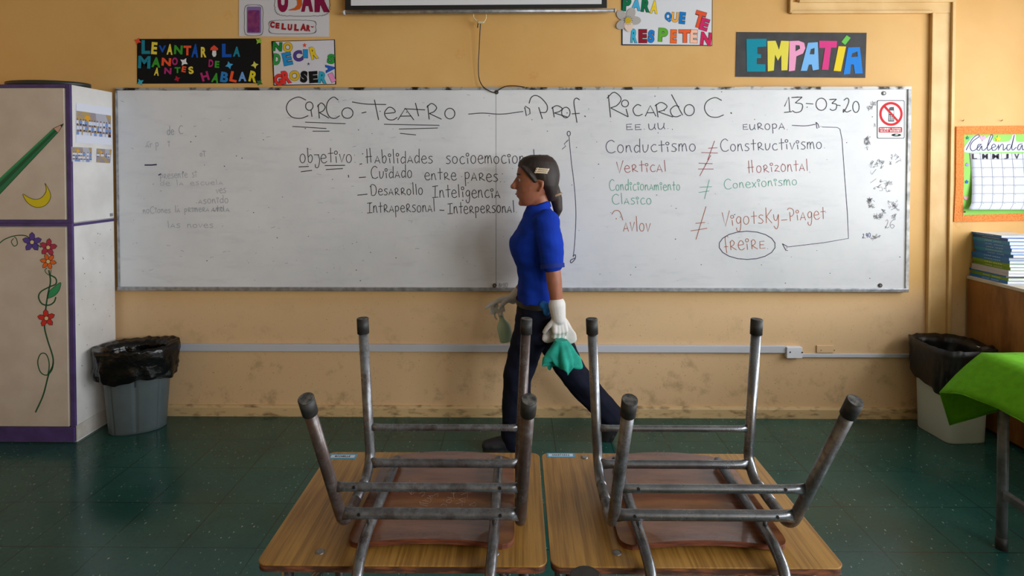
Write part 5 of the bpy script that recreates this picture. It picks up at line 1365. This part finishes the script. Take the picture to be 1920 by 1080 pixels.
# face details
EYEW = mat('eye_white', srgb(158, 148, 142), .3); IRIS = mat('eye_dark', srgb(38, 26, 20), .2); LIP = mat('lip', srgb(150, 78, 70), .5)
for s_ in (-1, 1):
    c = J(974.5, 337.5, PYC+s_*.031); ob = MB().capsule(c+Vector((0, 0, -.0005)), c+Vector((0, 0, .0005)), .0088, .0088, 14, 6).build('eye', EYEW, per)
    MB().capsule(c+Vector((-.0046, s_*.001, -.0004)), c+Vector((-.0046, s_*.001, .0004)), .0052, .0052, 12, 5).build('iris', IRIS, ob)
    MB().chain([J(970.5, 328.5, PYC+s_*.016), J(970, 326, PYC+s_*.032), J(975, 327.5, PYC+s_*.052)], [.0035, .004, .0025], 8).build('eyebrow', HAIR, per)
MB().chain([J(968.4, 363.8, PYC-.016), J(967.2, 364, PYC), J(968.4, 363.8, PYC+.016)], [.0030, .0042, .0030], 8).build('lips', LIP, per)
# hair: cap drawn back to a low ponytail
hb = MB()
slices(hb, [(290.5, 994, 1026, .034), (295, 981, 1036, .060), (303, 972.5, 1043, .077), (312, 970.5, 1047, .085), (320, 977, 1049, .088), (328, 986, 1050, .089), (338, 994, 1049, .088), (348, 1003, 1047, .084), (358, 1016, 1045, .070), (368, 1022, 1043, .055), (377, 1026, 1040, .035)], n=2.1)
hb.chain([J(1036, 356), J(1043, 372), J(1046, 392), J(1043, 412)], [.040, .032, .026, .008])
for s_ in (-1, 1): hb.chain([J(979, 312, PYC+s_*.071), J(992, 325, PYC+s_*.076), J(1003, 340, PYC+s_*.076)], [.010, .014, .010])
ho = link('hair', fuse(hb, .0055, 3, 'hair'), HAIR, per)
MB().rings([[J(1041, 366)+Vector((.030*math.cos(a)*r_, .034*math.sin(a)*r_, .010*math.cos(a)+dz)) for a in [2*PI*i/20 for i in range(20)]] for r_, dz in ((1.12, -.007), (1.28, 0), (1.12, .007))], True, True, True).build('hair_tie', mat('pale_scrunchie', srgb(150, 124, 96), .8), per)
CL = mat('pale_clip', srgb(226, 206, 180), .35)
clp = MB(); cy = PYC-.0905
for k_ in range(3):
    a, b = J(1003+k_*1.5, 323-k_*3.4, cy), J(1025+k_*1.5, 324.5-k_*3.4, cy-.001); clp.capsule(a, b, .0042, .0042, 8, 3)
clp.capsule(J(1004, 324, cy), J(1009, 315, cy), .0034, .0034, 8, 3); clp.capsule(J(1024, 325, cy), J(1029, 317, cy), .0034, .0034, 8, 3)
clp.build('hair_clip', CL, per)
# polo shirt
sh = MB(); slices(sh, TORSO[2:], grow=.004); slices(sh, [(384, 988, 1030, .060), (391, 985, 1034, .078), (400, 981, 1040, .12), (410, 978, 1044, .15)])
sh.chain([NS[0]+Vector((-.01, .02, 0)), NS[0].lerp(NS[1], .5), NS[0].lerp(NS[1], .90)], [.068, .066, .062]); sh.chain([FS[0]+Vector((0, -.02, 0)), FS[0].lerp(FS[1], .5), FS[0].lerp(FS[1], .90)], [.066, .064, .060])
def folds(me, amp, fx, fz, seed):
    for v in me.vertices:
        c = v.co; n_ = noise.noise(Vector((c.x*fx+seed, c.y*fx, c.z*fz+.6*c.x*fz)))+.5*noise.noise(Vector((c.x*fx*2.3, c.y*fx*2.3+seed, c.z*fz*2.1)))
        v.co = c+v.normal*amp*n_
    return me
so = link('polo_shirt', folds(fuse(sh, .0060, 9, 'polo_shirt'), .0065, 7, 15, 3.), SHIRT, per)
cw_ = NS[0].lerp(NS[1], .99); tdir = (NS[1]-NS[0]).normalized()
MB().tube([cw_-tdir*.012, cw_+tdir*.010], [.0615, .0605], 24, False).build('sleeve_cuff', mat('shirt_rib', srgb(10, 40, 130), .85), so)
col_ = MB()
def cring(py, xf, xb, hw): 
    a, b = J(xf, py), J(xb, py); return [Vector(((a.x+b.x)/2+(b.x-a.x)/2*math.cos(t), PYC+hw*math.sin(t), a.z+.018*math.cos(t))) for t in [2*PI*i/28 for i in range(28)]]
col_.rings([cring(393, 986, 1034, .078), cring(384, 989, 1031, .064), cring(381, 991, 1029, .060), cring(387, 993, 1027, .058)], True, False, False); col_.build('collar', SHIRT, so)
# trousers
tr_ = MB(); slices(tr_, HIPS, grow=.004)
for L_ in (fl, rl):
    kn_ = L_[1]; m2 = kn_.lerp(L_[2], .5)
    tr_.chain([L_[0], L_[0].lerp(kn_, .5), kn_, m2, L_[2]], [.094, .088, .076, .072, .070])
tr_.capsule(fl[2], fl[2]+Vector((.0, 0, -.03)), .062, .062); 
to = link('trousers', folds(fuse(tr_, .0065, 4, 'trousers'), .007, 8, 16, 9.), TROUS, per)
b = MB()
R = []
for py, g_ in ((558, .010), (568, .010)):
    a, c = J(971, py), J(1043, py); R.append([Vector(((a.x+c.x)/2+((c.x-a.x)/2+g_)*math.cos(t), PYC+(.166+g_)*math.sin(t), a.z)) for t in [2*PI*i/40 for i in range(40)]])
b.rings(R, True, False, False); b.build('belt', mat('black_belt', srgb(26, 24, 24), .5), to)
pk = MB(); pp = J(1023, 577, PYC-.178)
for dx, dz, r_ in ((-.012, .012, .020), (.010, .004, .022), (.0, -.018, .016)): pk.capsule(pp+Vector((dx, .01, dz)), pp+Vector((dx+.008, .012, dz-.012)), r_, r_*.8)
pk.capsule(pp+Vector((0, .02, -.02)), pp+Vector((.0, .03, -.06)), .016, .008)
pk_me = fuse(pk, .005, 2, 'pocket_cloth'); tag(link('pocket_cloth', pk_me, mat('bright_blue_cloth', srgb(40, 120, 206), .85)), 'bright blue cloth tucked at the waist of the walking woman', 'cloth')
# shoes
def shoe(heel, toe, up_):
    mb = MB(); d = (toe-heel).normalized()
    mid_ = heel.lerp(toe, .45)
    mb.chain([heel+up_*.030, mid_+up_*.030, toe+up_*.018], [.038, .040, .030]); mb.chain([heel+up_*.075, heel+up_*.03], [.040, .038]); mb.capsule(heel+d*.03+up_*.062, mid_+up_*.035, .036, .036)
    sd_ = d.cross(up_).normalized()
    for q in (-1, 1): mb.capsule(heel.lerp(toe, .30)+sd_*q*.012+up_*.022, toe-d*.03+sd_*q*.014+up_*.018, .028, .024)
    return mb
for nm, hl, te, up_ in (('a', Vector((fl[2].x+.020, fl[2].y, .010)), Vector((J(914, 838, PYC-.06).x, fl[2].y-.012, .012)), Vector((0, 0, 1))),
                        ('b', J(1163, 790, PYC+.06), J(1137, 835, PYC+.065)+Vector((0, 0, .004)), Vector((-.86, 0, .35)).normalized())):
    o = link('shoe', fuse(shoe(hl, te, up_), .005, 3, 'shoe'), SHOE, per)
    d = (te-hl).normalized(); s_ = d.cross(up_).normalized(); b = MB(); R = []
    for k_ in range(13):
        u = k_/12; c = hl-d*.032+(te-hl+d*.056)*u; hw_ = .040*(math.sin(PI*min(max(u, .03), .97))**.35)*(1.0 if u > .5 else .9); R.append([c-s_*hw_-up_*.006, c+s_*hw_-up_*.006, c+s_*hw_+up_*.010, c-s_*hw_+up_*.010])
    b.rings(R, True, True, True, False); b.build('sole', SOLE, o)
# gloves
gm = hand(**near_hand, grow=.0028); gm.chain([NS[2]-fw_n*.055, NS[2]+fw_n*.01], [.043, .036])
link('glove', fuse(gm, .0040, 2, 'glove'), GLOVEW, per)
gm = hand(**far_hand, grow=.0028); fa = (FS[1]-FS[2]).normalized(); gm.chain([FS[2]+fa*.05, FS[2]], [.034, .031])
link('glove', fuse(gm, .0040, 2, 'glove'), GLOVE, per)
# cleaning things she carries
def rag(name, label, m, top, drop, r0, rx, ry, seed, lean=0., n=72, th=0):
    """a cloth bunched at the top that opens into pleats and a ragged hem"""
    r = random.Random(seed); ph = [r.uniform(0, 6) for _ in range(4)]; R = []
    for k_ in range(19):
        u = k_/18; ring = []
        for i in range(n):
            a = 2*PI*i/n; pl_ = .30*u*math.sin(5*a+ph[0]+u*1.2)+.16*u*math.sin(9*a+ph[1]-u)+.10*math.sin(3*a+ph[2]+u*3)
            g_ = min(1, u*1.5)**.8; ex = r0+(rx-r0)*g_; ey = r0+(ry-r0)*g_
            z = -drop*u*(1+.16*u*math.sin(2*a+ph[3])+.07*u*math.sin(7*a+ph[1]))
            q = top+Vector((math.cos(a)*ex*(1+pl_)+lean*u, math.sin(a)*ey*(1+pl_), z)); q += noise.noise_vector(q*22)*.008*u
            ring.append(q)
        R.append(ring)
    o = MB().rings(R, True, True, False).build(name, m)
    sd_ = o.modifiers.new('thick', 'SOLIDIFY'); sd_.thickness = .003
    return tag(o, label, 'cloth')
rag('cleaning_cloth', 'teal cleaning cloth hanging from the gloved near hand of the walking woman', mat('teal_cloth', srgb(32, 168, 146), .85, col2=srgb(24, 140, 122), scale=20, bump=.3, bscale=60),
    J(1051, 640, PYC-.222)+Vector((0, -.012, .012)), .135, .030, .076, .040, 3, .008)
rag('wiping_cloth', 'white wiping cloth bunched behind the gloved near hand, above the teal cloth', mat('white_cloth', srgb(214, 208, 204), .85, bump=.3, bscale=60), J(1047, 596, PYC-.165), .125, .034, .070, .026, 8, .0)
sb = thing('spray_bottle', 'pale green translucent spray bottle dangling from the far gloved hand of the walking woman', 'spray bottle', J(945, 640, PYC+.19))
ax = (J(951, 640, PYC+.19)-J(937, 582, PYC+.19)); top_ = J(937, 582, PYC+.19); ax_n = ax.normalized(); Lb = ax.length
side_ = Vector((ax_n.z, 0, -ax_n.x)); R = []
for u, r_ in ((.16, .012), (.20, .013), (.30, .016), (.44, .034), (.52, .040), (.75, .040), (.96, .040), (1.0, .036)):
    c = top_+ax*u; R.append([c+side_*r_*math.cos(a)+Vector((0, 1, 0))*r_*.75*math.sin(a) for a in [2*PI*i/24 for i in range(24)]])
MB().rings(R).build('bottle_body', mat('milky_green_plastic', srgb(176, 204, 180), .35), sb)
MB().tube([top_+ax*.04, top_+ax*.19], .0155, 18).build('screw_collar', mat('white_cap', srgb(214, 214, 210), .4), sb)
MB().rings([[top_+side_*(x)+Vector((0, y, 0))-ax_n*z for y, z in ((-.011, -.012), (.011, -.012), (.011, .022), (-.011, .022))] for x in (-.03, .0, .03, .055)], True, True, True, False).build('spray_head', mat('white_cap', (1, 1, 1)), sb, bevel=.004)
MB().chain([top_+side_*.03, top_+side_*.036+ax_n*.028, top_+side_*.030+ax_n*.045], [.005, .005, .004], 8).build('trigger', mat('white_cap', (1, 1, 1)), sb)
